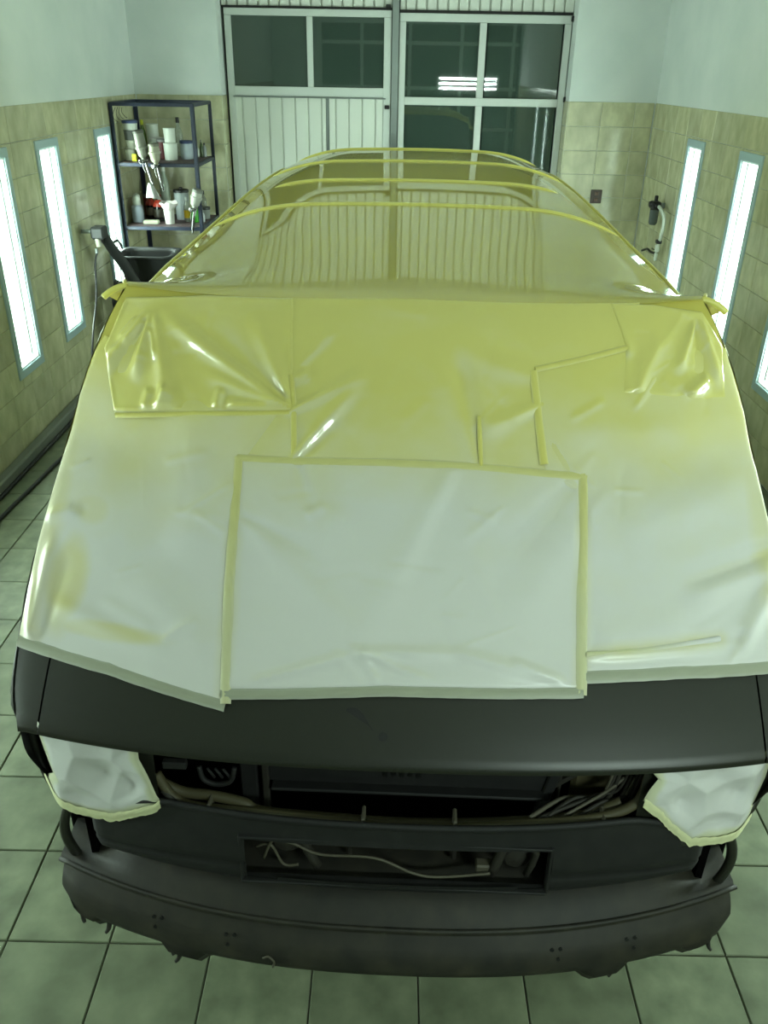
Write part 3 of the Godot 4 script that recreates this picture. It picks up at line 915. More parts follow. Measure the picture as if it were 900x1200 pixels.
func beam() -> void:
	# dusty pressed cross member where the bumper sat
	var prof := [[0.665, -0.12], [0.655, -0.03], [0.625, 0.035], [0.600, 0.068], [0.590, 0.075], [0.583, 0.088], [0.574, 0.094], [0.562, 0.086], [0.553, 0.088], [0.530, 0.112], [0.50, 0.126], [0.47, 0.133], [0.452, 0.132], [0.442, 0.120], [0.425, 0.106], [0.405, 0.096], [0.388, 0.088]]
	var rows := []
	for q in prof:
		var r := PackedVector3Array()
		for x in lin(-0.935, 0.935, 90):
			var u := absf(x) / 0.935
			var y: float = q[0]
			var z: float = q[1] - 0.175 * pow(u, 2.4)
			# the lower lip is bent out at the tabs and eaten away towards the ends
			if q[0] < 0.45:
				y += 0.018 * smoothstep(0.90, 1.0, u) + noise.get_noise_2d(x * 260.0, q[0] * 90.0) * 0.006
				for t in [-0.56, 0.57]:
					var k := 1.0 - smoothstep(0.035, 0.075, absf(x - t))
					y -= 0.014 * k
					z += 0.022 * k
				for t in [-0.86, 0.84]:
					z += 0.02 * (1.0 - smoothstep(0.03, 0.06, absf(x - t)))
			# ends bevelled off
			if u > 0.95 and q[0] < 0.56:
				y += (u - 0.95) / 0.05 * 0.05 * smoothstep(0.56, 0.40, q[0])
				z -= (u - 0.95) / 0.05 * 0.02
			if q[0] > 0.595:
				y -= smoothstep(0.76, 0.93, u) * (q[0] - 0.588)
			r.append(Vector3(x, y, z))
		rows.append(r)
	var b := v_part("cross_member", grid(rows, Vector3(0, 0.3, 1)), M.rusty)
	# ridge bead, cut a little longer than the plate
	var path := []
	for x in lin(-0.935, 0.94, 16):
		path.append(Vector3(x, 0.581, 0.093 - 0.175 * pow(absf(x) / 0.935, 2.4)))
	v_part("ridge_bead", tube(path, 0.007, 6, 3), M.rusty, b)
	# bolt holes in threes, slots in the lip
	for h in [[-0.640, 0.525], [-0.618, 0.527], [-0.636, 0.500], [-0.436, 0.525], [-0.414, 0.527], [-0.432, 0.500], [0.420, 0.525], [0.442, 0.525], [0.437, 0.500], [0.622, 0.525], [0.645, 0.525], [0.643, 0.500]]:
		var o := v_part("bolt_hole", lathe([Vector2(0.0, 0.0), Vector2(0.0052, 0.0), Vector2(0.0052, 0.003), Vector2(0.0, 0.003)], 12), M.black, b)
		o.position = Vector3(h[0], h[1], lerpf(0.126, 0.113, (h[1] - 0.50) / 0.03) - 0.0015 - 0.175 * pow(absf(h[0]) / 0.935, 2.4))
		o.rotation.x = PI / 2 - 0.35
	for h in [[-0.83, 0.016], [-0.72, 0.010], [-0.38, 0.02], [-0.02, 0.014], [0.30, 0.008], [0.36, 0.016], [0.72, 0.010], [0.78, 0.014]]:
		var o := v_part("lip_slot", cbox(Vector3(h[1], 0.008, 0.006), 0.001), M.black, b)
		o.position = Vector3(h[0], 0.420, 0.103 - 0.175 * pow(absf(h[0]) / 0.935, 2.4))
		o.rotation.x = -0.5
	for h in [[-0.885, 0.395, 0.5], [-0.79, 0.405, -0.6], [-0.60, 0.405, 0.3], [-0.575, 0.385, -0.8], [0.60, 0.40, -0.6], [0.88, 0.40, 0.6]]:
		var z: float = 0.115 - 0.175 * pow(absf(h[0]) / 0.935, 2.4)
		v_part("bent_tab", tube([Vector3(h[0], h[1] + 0.03, z - 0.01), Vector3(h[0] + 0.008 * h[2], h[1], z + 0.004), Vector3(h[0] + 0.02 * h[2], h[1] - 0.008, z + 0.012)], 0.009, 6, 3, 0.004), M.rusty, b)
	v_part("wire_hook", tube([Vector3(-0.31, 0.455, 0.125), Vector3(-0.305, 0.48, 0.128), Vector3(-0.32, 0.492, 0.122), Vector3(-0.335, 0.485, 0.122)], 0.003, 6, 4), M.wire, b)

# ------------------------------------------------------------------ masking paper
const WHITE := Color(0.665, 0.655, 0.65)
const YELLOW := Color(0.61, 0.56, 0.155)

func blot(x: float, s: float, cx: float, cs: float, rx: float, rs: float) -> float:
	var d := Vector2((x - cx) / rx, (s - cs) / rs).length()
	return 1.0 - smoothstep(0.45, 1.1, d + 0.12 * noise.get_noise_2d(x * 300.0 + 40.0, s * 300.0))

func spray(x: float, s: float, white_bias: float) -> float:   # how much overspray has settled on the paper
	var n := noise.get_noise_2d(x * 120.0, s * 120.0) * 0.20 + noise.get_noise_2d(x * 420.0 + 90.0, s * 420.0) * 0.06
	var t := smoothstep(0.36, 1.18, s + n * 0.5 + absf(x) * 0.04 - white_bias)
	t = pow(t, 0.85)
	if x < -0.8:
		t = maxf(t, 0.62 * blot(x, s, -0.885, 0.36, 0.07, 0.16))
	if x < -0.5:
		t = maxf(t, 0.55 * blot(x, s, -0.74, 0.255, 0.20, 0.03))
		t = maxf(t, 0.40 * blot(x, s, -0.86, 0.57, 0.07, 0.06))
	if absf(x) > 0.90:
		t = maxf(t, 0.50 * smoothstep(0.90, 0.97, absf(x) + n * 0.05))
	return clampf(t + n * 0.25, 0.04, 1.0)

# coons patch over four edges of Vector2(x, s)
func along(e: Array, t: float) -> Vector2:
	var total := 0.0
	for k in e.size() - 1:
		total += e[k].distance_to(e[k + 1])
	var d := t * total
	for k in e.size() - 1:
		var l: float = e[k].distance_to(e[k + 1])
		if d <= l or k == e.size() - 2:
			return e[k].lerp(e[k + 1], clampf(d / l, 0.0, 1.0))
		d -= l
	return e[-1]

func crease(x: float, s: float, c: Array) -> float:   # [from, to, width, height, sharpness-at-start]
	var a: Vector2 = c[0]
	var b: Vector2 = c[1]
	var p := Vector2(x, s)
	var t := clampf((p - a).dot(b - a) / (b - a).length_squared(), -0.15, 1.15)
	var d := p.distance_to(a.lerp(b, t))
	var w: float = c[2] * lerpf(c[4], 1.0, clampf(t, 0, 1))
	var f := exp(-d * d / (w * w)) * (1.0 - smoothstep(0.75, 1.15, t)) * smoothstep(-0.15, 0.1, t)
	return c[3] * f

func relief(x: float, s: float, folds: Array, rough: float) -> float:
	var h := noise.get_noise_2d(x * 70.0 + 300.0, s * 70.0) * 0.006 * rough + noise.get_noise_2d(x * 220.0, s * 220.0 + 70.0) * 0.0012 * rough
	for c in folds:
		h += crease(x, s, c)
	return h

func halo(p: Vector2, lines: Array) -> float:
	var best := 9.0
	for l in lines:
		for k in l.size() - 1:
			var q := Geometry2D.get_closest_point_to_segment(p, l[k], l[k + 1])
			best = minf(best, q.distance_to(p))
	return best

func sheet(parent: Node, called: String, bottom: Array, top: Array, left: Array, right: Array, lift: float, folds: Array, bias: float, m: Material, nx: int, ny: int, rough := 1.0, lines := []) -> MeshInstance3D:
	# a few small random creases besides the ones the photograph shows
	var all := folds.duplicate()
	for k in 16:
		var c := along(bottom, rng.randf()).lerp(along(top, rng.randf()), rng.randf_range(0.08, 0.92))
		var d := Vector2.from_angle(rng.randf() * TAU) * rng.randf_range(0.05, 0.16)
		all.append([c, c + d, rng.randf_range(0.008, 0.022), rng.randf_range(-0.0032, 0.0042) * (0.5 if m == M.paper_gloss else 1.0), rng.randf_range(0.4, 1.0)])
	var rows := []
	var cols := []
	for j in ny + 1:
		var v := float(j) / ny
		var r := PackedVector3Array()
		var cr := PackedColorArray()
		for i in nx + 1:
			var u := float(i) / nx
			var p: Vector2 = along(bottom, u) * (1 - v) + along(top, u) * v + along(left, v) * (1 - u) + along(right, v) * u
			p -= bottom[0] * (1 - u) * (1 - v) + bottom[-1] * u * (1 - v) + top[0] * (1 - u) * v + top[-1] * u * v
			var edge := minf(minf(u, 1 - u) * nx, minf(v, 1 - v) * ny)
			var rel := relief(p.x, p.y, all, rough)
			var h := lift + rel * smoothstep(0.0, 4.0, edge)
			h = maxf(h, lift * 0.5)
			if edge < 0.5:
				h = 0.0045
			var w := table(WIDTH, clampf(p.y, 0, S_END))
			var q := front(clampf(p.x, -w * 1.004, w * 1.004), p.y) + front_normal(clampf(p.x, -w * 0.97, w * 0.97), p.y) * h
			r.append(q)
			# the mist came from the roof: folds turned that way caught more of it
			var slope := (relief(p.x, p.y + 0.006, all, rough) - rel) / 0.006
			var t := spray(p.x, p.y, bias)
			t += clampf(-slope * 1.1, -0.22, 0.26) * (0.35 + 0.65 * t)
			if not lines.is_empty():
				var d := halo(p, lines)
				t = maxf(t, 0.55 * exp(-d * d / 0.0005) * (0.8 + 0.5 * noise.get_noise_2d(p.x * 240.0, p.y * 240.0)))
			cr.append(WHITE.lerp(YELLOW, clampf(t, 0.03, 1.0)))
		rows.append(r)
		cols.append(cr)
	return part(parent, called, grid(rows, Vector3(0, 1, 1), cols), m)

func tape(parent: Node, path: Array, width: float, lift: float, tone: Color, tone2 = null) -> void:
	var length := 0.0
	for k in path.size() - 1:
		length += path[k].distance_to(path[k + 1])
	var n := maxi(4, int(length / 0.025))
	var rows := []
	var cols := []
	for i in n + 1:
		var t := float(i) / n
		var p := along(path, t)
		var q := (along(path, minf(t + 0.02, 1.0)) - along(path, maxf(t - 0.02, 0.0))).normalized()
		var side := Vector2(-q.y, q.x)
		var r := PackedVector3Array()
		var c := PackedColorArray()
		for k in 5:
			var o := (k / 4.0 - 0.5) * width * (1.0 + 0.10 * noise.get_noise_2d(i * 17.0, k * 40.0))
			var w := p + side * o
			var h := lift - (0.0 if k > 0 and k < 4 else 0.0035) + 0.0008 * noise.get_noise_2d(i * 31.0, k * 11.0)
			r.append(front(w.x, w.y) + front_normal(w.x, w.y) * h)
			var cc: Color = tone if tone2 == null else tone.lerp(tone2, smoothstep(0.2, 0.9, t + 0.15 * noise.get_noise_1d(i * 20.0)))
			cc = cc.lerp(WHITE * 0.96, 0.22 if k == 0 or k == 4 else 0.0)
			c.append(cc * (1.0 + 0.07 * noise.get_noise_2d(i * 23.0, k * 29.0)))
		rows.append(r)
		cols.append(c)
	part(parent, "tape", grid(rows, Vector3(0, 1, 1), cols), M.tape)

func V2(a: float, b: float) -> Vector2:
	return Vector2(a, b)

func masking(label: String) -> Node3D:
	return thing("masking_paper", label, "masking paper", van.position, van.rotation.y, "sheets of paper masking the windscreen and bonnet")

func paper() -> void:
	var tape_yellow := Color(0.58, 0.545, 0.22)
	var tape_top := Color(0.60, 0.55, 0.145)
	var tape_pale := Color(0.56, 0.55, 0.33)
	var tape_grey := Color(0.33, 0.345, 0.26)
	# one wide sheet over the middle of the windscreen
	var o := masking("glossy overspray-soaked yellow sheet across the middle of the windscreen under the roof edge")
	sheet(o, "sheet", [V2(-0.46, 0.775), V2(0.0, 0.78), V2(0.50, 0.75)], [V2(-0.36, 1.275), V2(0.0, 1.285), V2(0.66, 1.272)], [V2(-0.46, 0.775), V2(-0.34, 1.0), V2(-0.36, 1.275)], [V2(0.50, 0.75), V2(0.63, 1.0), V2(0.66, 1.272)], 0.006, [
		[V2(-0.32, 0.94), V2(-0.12, 1.06), 0.022, 0.010, 0.4], [V2(-0.31, 0.80), V2(-0.14, 1.03), 0.026, 0.011, 0.4], [V2(-0.30, 0.80), V2(-0.20, 0.91), 0.02, -0.006, 0.6],
		[V2(0.20, 0.80), V2(0.05, 1.15), 0.05, 0.009, 0.5], [V2(0.20, 0.80), V2(0.14, 1.12), 0.03, -0.009, 0.3], [V2(0.36, 0.97), V2(0.20, 0.90), 0.035, 0.009, 0.3], [V2(0.33, 1.06), V2(0.10, 1.14), 0.05, 0.006, 0.5], [V2(-0.30, 1.08), V2(-0.22, 1.18), 0.014, 0.008, 0.6], [V2(-0.33, 1.03), V2(-0.28, 1.05), 0.016, 0.010, 0.8]], -0.05, M.paper_gloss, 110, 60, 1.0)
	tape(o, [V2(-0.31, 0.80), V2(-0.318, 0.94), V2(-0.33, 1.04)], 0.018, 0.0125, tape_top)
	tape(o, [V2(0.203, 0.795), V2(0.196, 0.94)], 0.014, 0.0120, tape_top)
	# left flank
	o = masking("long paper sheet down the left pillar and wing, grey tape along its slanting lower edge")
	sheet(o, "sheet", [V2(-0.985, 0.192), V2(-0.721, 0.171), V2(-0.424, 0.122)], [V2(-0.925, 1.09), V2(-0.60, 1.05), V2(-0.33, 0.95)], [V2(-0.985, 0.192), V2(-1.0, 0.435), V2(-1.002, 0.72), V2(-0.985, 0.90), V2(-0.95, 1.04), V2(-0.925, 1.09)], [V2(-0.424, 0.122), V2(-0.444, 0.432), V2(-0.45, 0.78), V2(-0.33, 0.95)], 0.006, [
		[V2(-0.945, 0.20), V2(-0.955, 0.46), 0.018, 0.011, 0.7], [V2(-0.955, 0.20), V2(-0.99, 0.36), 0.014, 0.010, 0.8], [V2(-0.925, 0.22), V2(-0.90, 0.42), 0.022, -0.006, 0.7], [V2(-0.46, 0.70), V2(-0.60, 0.50), 0.06, 0.006, 0.6],
		[V2(-0.47, 0.24), V2(-0.70, 0.40), 0.08, 0.008, 0.6], [V2(-0.62, 0.92), V2(-0.56, 0.50), 0.07, 0.007, 1.0], [V2(-0.99, 0.52), V2(-0.90, 0.56), 0.02, 0.008, 0.8], [V2(-0.90, 0.30), V2(-0.55, 0.22), 0.03, 0.006, 0.8]], 0.06, M.paper, 90, 120, 1.0, [[V2(-0.424, 0.122), V2(-0.444, 0.432), V2(-0.455, 0.78)], [V2(-0.85, 0.862), V2(-0.33, 0.932)]])
	tape(o, [V2(-0.985, 0.190), V2(-0.721, 0.168), V2(-0.418, 0.116)], 0.030, 0.0085, tape_grey)
	tape(o, [V2(-0.850, 0.862), V2(-0.60, 0.905), V2(-0.33, 0.932)], 0.016, 0.0125, tape_top)
	# right flank
	o = masking("long paper sheet down the right pillar and wing with a horizontal seam near its foot")
	sheet(o, "sheet", [V2(0.440, 0.222), V2(0.676, 0.222), V2(0.985, 0.205)], [V2(0.335, 1.075), V2(0.62, 1.13), V2(0.935, 1.10)], [V2(0.440, 0.222), V2(0.483, 0.70), V2(0.375, 0.784), V2(0.335, 1.075)], [V2(0.985, 0.205), V2(1.0, 0.435), V2(1.003, 0.72), V2(0.985, 0.90), V2(0.935, 1.10)], 0.0075, [
		[V2(0.985, 0.50), V2(0.73, 0.455), 0.035, -0.012, 0.6], [V2(0.97, 0.44), V2(0.74, 0.40), 0.04, 0.012, 0.6], [V2(0.83, 0.225), V2(0.98, 0.42), 0.035, 0.014, 0.4], [V2(0.84, 0.22), V2(0.86, 0.30), 0.02, -0.008, 0.6], [V2(0.46, 0.262), V2(0.82, 0.268), 0.012, 0.009, 1.0], [V2(0.50, 0.30), V2(0.72, 0.33), 0.05, 0.006, 1.0],
		[V2(0.60, 0.60), V2(0.95, 0.70), 0.06, 0.005, 1.0], [V2(0.45, 0.90), V2(0.80, 0.88), 0.05, 0.005, 1.0]], 0.05, M.paper, 90, 120, 1.0, [[V2(0.440, 0.222), V2(0.483, 0.77)], [V2(0.375, 0.80), V2(0.345, 1.07), V2(0.62, 1.13)], [V2(0.455, 0.268), V2(0.80, 0.285)]])
	tape(o, [V2(0.440, 0.214), V2(0.676, 0.214), V2(0.985, 0.198)], 0.032, 0.0095, tape_grey)
	tape(o, [V2(0.345, 1.07), V2(0.375, 0.80)], 0.024, 0.0122, tape_top)
	tape(o, [V2(0.350, 1.075), V2(0.62, 1.13)], 0.018, 0.0122, tape_top)
	tape(o, [V2(0.455, 0.268), V2(0.60, 0.272), V2(0.80, 0.285)], 0.014, 0.0135, tape_pale, WHITE)
	# crumpled piece at the upper left corner
	o = masking("crumpled shiny yellow patch at the upper left windscreen corner with fanned creases")
	sheet(o, "sheet", [V2(-0.86, 0.875), V2(-0.60, 0.915), V2(-0.318, 0.935)], [V2(-0.86, 1.225), V2(-0.60, 1.265), V2(-0.34, 1.275)], [V2(-0.86, 0.875), V2(-0.92, 1.05), V2(-0.86, 1.225)], [V2(-0.318, 0.935), V2(-0.34, 1.275)], 0.0085, [
		[V2(-0.79, 1.17), V2(-0.93, 0.96), 0.024, 0.013, 0.5], [V2(-0.78, 1.16), V2(-0.86, 0.99), 0.020, -0.008, 0.5], [V2(-0.77, 1.17), V2(-0.80, 0.99), 0.020, 0.014, 0.5], [V2(-0.75, 1.17), V2(-0.68, 0.90), 0.035, 0.013, 0.4], [V2(-0.32, 0.94), V2(-0.72, 1.18), 0.030, 0.014, 0.35], [V2(-0.32, 0.95), V2(-0.56, 1.16), 0.035, -0.008, 0.35],
		[V2(-0.32, 0.94), V2(-0.56, 1.02), 0.024, 0.010, 0.35], [V2(-0.32, 0.94), V2(-0.44, 1.19), 0.030, 0.009, 0.35], [V2(-0.54, 0.925), V2(-0.53, 0.985), 0.014, 0.013, 1.0], [V2(-0.72, 0.90), V2(-0.69, 0.97), 0.018, 0.014, 1.0], [V2(-0.50, 0.94), V2(-0.36, 0.945), 0.018, 0.012, 1.0], [V2(-0.76, 0.90), V2(-0.75, 0.96), 0.014, 0.010, 1.0],
		[V2(-0.79, 1.15), V2(-0.84, 1.08), 0.010, 0.009, 0.8], [V2(-0.82, 1.16), V2(-0.87, 1.09), 0.008, 0.007, 0.8], [V2(-0.76, 1.13), V2(-0.74, 1.05), 0.009, 0.009, 0.8]], -0.22, M.paper_gloss, 110, 70, 1.3)
	# crumpled piece at the upper right corner
	o = masking("shiny yellow patch at the upper right windscreen corner with one triangular fold")
	sheet(o, "sheet", [V2(0.60, 0.995), V2(0.75, 0.965), V2(0.925, 0.945)], [V2(0.57, 1.275), V2(0.70, 1.262), V2(0.855, 1.225)], [V2(0.60, 0.995), V2(0.61, 1.13), V2(0.57, 1.275)], [V2(0.925, 0.945), V2(0.925, 1.10), V2(0.855, 1.225)], 0.009, [
		[V2(0.82, 1.18), V2(0.77, 1.05), 0.018, 0.010, 0.5], [V2(0.835, 1.18), V2(0.84, 1.00), 0.018, -0.007, 0.6], [V2(0.80, 0.975), V2(0.86, 1.02), 0.022, 0.016, 1.0], [V2(0.85, 1.18), V2(0.90, 1.00), 0.018, 0.009, 0.5], [V2(0.64, 1.00), V2(0.72, 1.16), 0.03, 0.008, 0.6], [V2(0.62, 1.12), V2(0.44, 1.22), 0.03, 0.006, 0.6]], -0.22, M.paper_gloss, 90, 60, 1.1)
	# the square in front, taped all round
	o = masking("square pale paper sheet in the middle of the bonnet with yellow tape round its edges")
	sheet(o, "sheet", [V2(-0.428, 0.152), V2(-0.037, 0.182), V2(0.442, 0.186)], [V2(-0.463, 0.787), V2(-0.062, 0.799), V2(0.195, 0.794), V2(0.483, 0.760)], [V2(-0.428, 0.152), V2(-0.444, 0.43), V2(-0.463, 0.787)], [V2(0.442, 0.186), V2(0.460, 0.463), V2(0.483, 0.760)], 0.009, [
		[V2(-0.45, 0.62), V2(-0.21, 0.52), 0.024, -0.007, 0.5], [V2(-0.21, 0.52), V2(-0.18, 0.66), 0.03, 0.006, 1.0], [V2(-0.30, 0.785), V2(-0.25, 0.64), 0.022, -0.008, 0.5], [V2(-0.26, 0.63), V2(-0.21, 0.66), 0.016, 0.006, 1.0], [V2(0.12, 0.78), V2(-0.10, 0.28), 0.05, 0.010, 0.5], [V2(-0.42, 0.60), V2(-0.10, 0.28), 0.05, 0.007, 0.5], [V2(0.45, 0.74), V2(0.28, 0.55), 0.05, -0.007, 0.5], [V2(0.45, 0.60), V2(0.30, 0.36), 0.07, 0.007, 0.7],
		[V2(-0.34, 0.185), V2(-0.10, 0.262), 0.016, 0.009, 0.6], [V2(-0.10, 0.262), V2(0.15, 0.268), 0.016, 0.009, 1.0], [V2(0.15, 0.268), V2(0.38, 0.205), 0.016, 0.009, 1.0], [V2(-0.10, 0.26), V2(-0.05, 0.19), 0.010, 0.006, 1.0], [V2(-0.10, 0.26), V2(0.08, 0.20), 0.012, 0.006, 1.0], [V2(0.28, 0.25), V2(0.40, 0.20), 0.010, 0.008, 1.0]], 0.14, M.paper, 120, 100, 1.0, [[V2(-0.428, 0.152), V2(-0.463, 0.787), V2(-0.062, 0.799), V2(0.195, 0.794), V2(0.483, 0.760), V2(0.442, 0.186)]])
	tape(o, [V2(-0.418, 0.120), V2(-0.444, 0.43), V2(-0.463, 0.792)], 0.028, 0.0115, tape_pale, tape_yellow)
	tape(o, [V2(-0.468, 0.787), V2(-0.062, 0.799), V2(0.195, 0.794), V2(0.487, 0.760)], 0.026, 0.0117, tape_yellow)
	tape(o, [V2(0.438, 0.17), V2(0.458, 0.463), V2(0.483, 0.764)], 0.028, 0.0115, tape_pale, tape_yellow)
	tape(o, [V2(-0.432, 0.142), V2(-0.037, 0.172), V2(0.444, 0.176)], 0.026, 0.0115, tape_grey)
	# flaps standing off at the tops of the pillars
	for s in [-1.0, 1.0]:
		var f := thing("masking_flap", "rolled yellow paper flap sticking out over the %s pillar below the roof corner" % ("left" if s < 0 else "right"), "masking paper", van.position, van.rotation.y, "paper flaps at the roof corners")
		var rows := []
		for k in 15:
			var t := k / 14.0
			var zz := lerpf(-2.3, -0.905, t)
			var root := roof(s, zz)
			var out := 0.010 + 0.066 * t
			var r := PackedVector3Array()
			for j in 9:
				var q := j / 8.0
				r.append(root + Vector3(s * (out * q - 0.006), 0.004 - 0.010 * t - (0.012 + 0.022 * t) * q * q, 0.012 * q * t))
			rows.append(r)
		part(f, "sheet", grid(rows, Vector3(s, 1, 0)), M.yellow_soft)
		var lip := PackedVector3Array(rows[14])
		var path := []
		for p in lip:
			path.append(p)
		part(f, "rolled_edge", tube(path, 0.010, 8, 2), M.rib)
	lamp_cover("white crumpled paper taped over the left headlamp with pale yellow tape edges", [V2(-0.933, 1.090), V2(-0.843, 1.098), V2(-0.730, 1.100), V2(-0.628, 1.095)], [V2(-0.628, 1.095), V2(-0.630, 1.053), V2(-0.613, 0.999), V2(-0.598, 0.935), V2(-0.588, 0.915)], [V2(-0.925, 0.89), V2(-0.891, 0.856), V2(-0.82, 0.840), V2(-0.726, 0.838), V2(-0.605, 0.895), V2(-0.588, 0.915)], [V2(-0.933, 1.090), V2(-0.89, 0.99), V2(-0.875, 0.95), V2(-0.925, 0.89)], 3)
	lamp_cover("white crumpled paper taped over the right headlamp with a grey shadowed fold", [V2(0.600, 1.090), V2(0.649, 1.098), V2(0.770, 1.098), V2(0.940, 1.088)], [V2(0.940, 1.088), V2(0.940, 0.97), V2(0.920, 0.850)], [V2(0.602, 0.985), V2(0.649, 0.941), V2(0.690, 0.890), V2(0.748, 0.832), V2(0.831, 0.828), V2(0.920, 0.850)], [V2(0.600, 1.090), V2(0.628, 1.055), V2(0.612, 1.02), V2(0.602, 0.985)], 8)

func lamp_cover(label: String, top: Array, right: Array, bottom: Array, left: Array, sd: int) -> void:
	var o := thing("headlamp_cover", label, "masking paper", van.position, van.rotation.y, "paper over the headlamps")
	var n2 := FastNoiseLite.new()
	n2.seed = sd
	n2.noise_type = FastNoiseLite.TYPE_CELLULAR
	n2.cellular_return_type = FastNoiseLite.RETURN_DISTANCE
	n2.frequency = 1.0
	n2.fractal_octaves = 1
	var rows := []
	var cols := []
	var nx := 60
	var ny := 50
	for j in ny + 1:
		var v := float(j) / ny
		var r := PackedVector3Array()
		var c := PackedColorArray()
		for i in nx + 1:
			var u := float(i) / nx
			var p: Vector2 = along(bottom, u) * (1 - v) + along(top, u) * v + along(left, 1 - v) * (1 - u) + along(right, 1 - v) * u
			p -= bottom[0] * (1 - u) * (1 - v) + bottom[-1] * u * (1 - v) + top[0] * (1 - u) * v + top[-1] * u * v
			var b := minf(1.0, 4.0 * minf(minf(u, 1 - u), minf(v, 1 - v)))
			var h := 0.006 + 0.022 * sqrt(b) + (n2.get_noise_2d(p.x * 9.0, p.y * 9.0) * 0.034 + noise.get_noise_2d(p.x * 160.0, p.y * 160.0 + sd * 50) * 0.010) * b
			r.append(Vector3(p.x, p.y, face_z(p.x) - 0.05 * smoothstep(0.86, 0.945, absf(p.x)) + h - 0.008))
			var e := minf(minf(u, 1 - u) * 1.2, minf(v, (1 - v) * 3.0)) + 0.06 * noise.get_noise_2d(p.x * 300.0, p.y * 300.0)
			c.append(Color(0.64, 0.635, 0.62).lerp(Color(0.56, 0.57, 0.34), 0.75 * (1.0 - smoothstep(0.05, 0.13, e))))
		rows.append(r)
		cols.append(c)
	part(o, "sheet", grid(rows, Vector3(0, 0, 1), cols), M.paper)
	# torn tape along the lower edge
	var rt := []
	var ct := []
	for i in 41:
		var p := along(bottom, i / 40.0)
		var r := PackedVector3Array()
		var c := PackedColorArray()
		for k in 4:
			var y := p.y + (k - 1.3) * 0.010 + 0.006 * noise.get_noise_2d(i * 29.0, k * 13.0 + sd)
			r.append(Vector3(p.x, y, face_z(p.x) - 0.05 * smoothstep(0.86, 0.945, absf(p.x)) + 0.004 + (0.006 if k == 2 else 0.003)))
			c.append(Color(0.66, 0.66, 0.40) * (1.0 + 0.1 * noise.get_noise_2d(i * 40.0, k * 40.0)))
		rt.append(r)
		ct.append(c)
	part(o, "tape", grid(rt, Vector3(0, 0, 1), ct), M.tape)

# ------------------------------------------------------------------ shelf and what stands on it
func rack() -> void:
	var blue := mat(Color(0.145, 0.18, 0.255), 0.45)
	var o := thing("steel_rack", "open blue-grey angle steel shelf rack in the far left corner", "shelf", Vector3(0, 0, 0))
	var x0 := -2.612
	var x1 := -1.865
	var z0 := -8.50
	var z1 := -9.30
	for x in [x0, x1]:
		for z in [z0, z1]:
			var sx := 1.0 if x == x0 else -1.0
			var sz := -1.0 if z == z0 else 1.0
			part(o, "post", boxes([[Vector3(x, 1.12, z - sz * 0.016), Vector3(0.036, 2.24, 0.004)], [Vector3(x - sx * 0.016, 1.12, z), Vector3(0.004, 2.24, 0.036)]]), blue)
	for y in [2.23, 1.715, 1.14, 0.45]:
		for z in [z0, z1]:
			part(o, "cross_rail", cbox(Vector3(x1 - x0, 0.032, 0.028), 0.003), blue, Vector3((x0 + x1) * 0.5, y, z))
		for x in [x0, x1]:
			part(o, "side_rail", cbox(Vector3(0.026, 0.032, z0 - z1), 0.003), blue, Vector3(x, y, (z0 + z1) * 0.5))
		if y < 2.0:
			part(o, "shelf_board", cbox(Vector3(x1 - x0 - 0.03, 0.014, z0 - z1 - 0.03), 0.003), tri(mat(Color.WHITE, 0.7), noise_tex(Color(0.30, 0.22, 0.22), Color(0.45, 0.40, 0.42), 0.02, 71), Vector3.ONE * 2.0), Vector3((x0 + x1) * 0.5, y + 0.0125, (z0 + z1) * 0.5))

func tub(called: String, label: String, at: Vector3, r: float, h: float, body: Color, lid = null, group := "pots and bottles on the rack") -> Node3D:
	var o := thing(called, label, "paint can" if called == "paint_can" else called.replace("_", " "), at, 0.0, group)
	var b := mat(body, 0.45)
	part(o, "body", lathe([Vector2(0, 0), Vector2(r * 0.9, 0), Vector2(r * 0.93, 0.004), Vector2(r, h - 0.012), Vector2(r * 1.03, h - 0.010), Vector2(r * 1.03, h - 0.002), Vector2(r * 0.97, h), Vector2(r * 0.93, h - 0.008), Vector2(0, h - 0.009)]), b)
	if lid != null:
		part(o, "lid", lathe([Vector2(r * 1.05, h - 0.016), Vector2(r * 1.06, h + 0.006), Vector2(r * 0.98, h + 0.010), Vector2(0, h + 0.008)]), mat(lid, 0.45))
	return o

func bottle(label: String, at: Vector3, r: float, h: float, body: Color, cap: Color, band = null, clear := false) -> Node3D:
	var o := thing("bottle", label, "bottle", at, 0.0, "pots and bottles on the rack")
	var b := mat(body, 0.2)
	if clear:
		b.transparency = BaseMaterial3D.TRANSPARENCY_ALPHA
		b.albedo_color.a = 0.45
	part(o, "body", lathe([Vector2(0, 0), Vector2(r * 0.9, 0), Vector2(r, 0.006), Vector2(r, h * 0.58), Vector2(r * 0.85, h * 0.68), Vector2(r * 0.42, h * 0.80), Vector2(r * 0.36, h * 0.90), Vector2(0, h * 0.90)]), b)
	part(o, "cap", lathe([Vector2(r * 0.44, h * 0.86), Vector2(r * 0.44, h * 0.985), Vector2(r * 0.36, h), Vector2(0, h)], 12), mat(cap, 0.4))
	if band != null:
		part(o, "band", lathe([Vector2(r * 1.015, h * 0.16), Vector2(r * 1.02, h * 0.17), Vector2(r * 1.02, h * 0.46), Vector2(r * 1.0, h * 0.47)]), mat(band, 0.5))
	return o

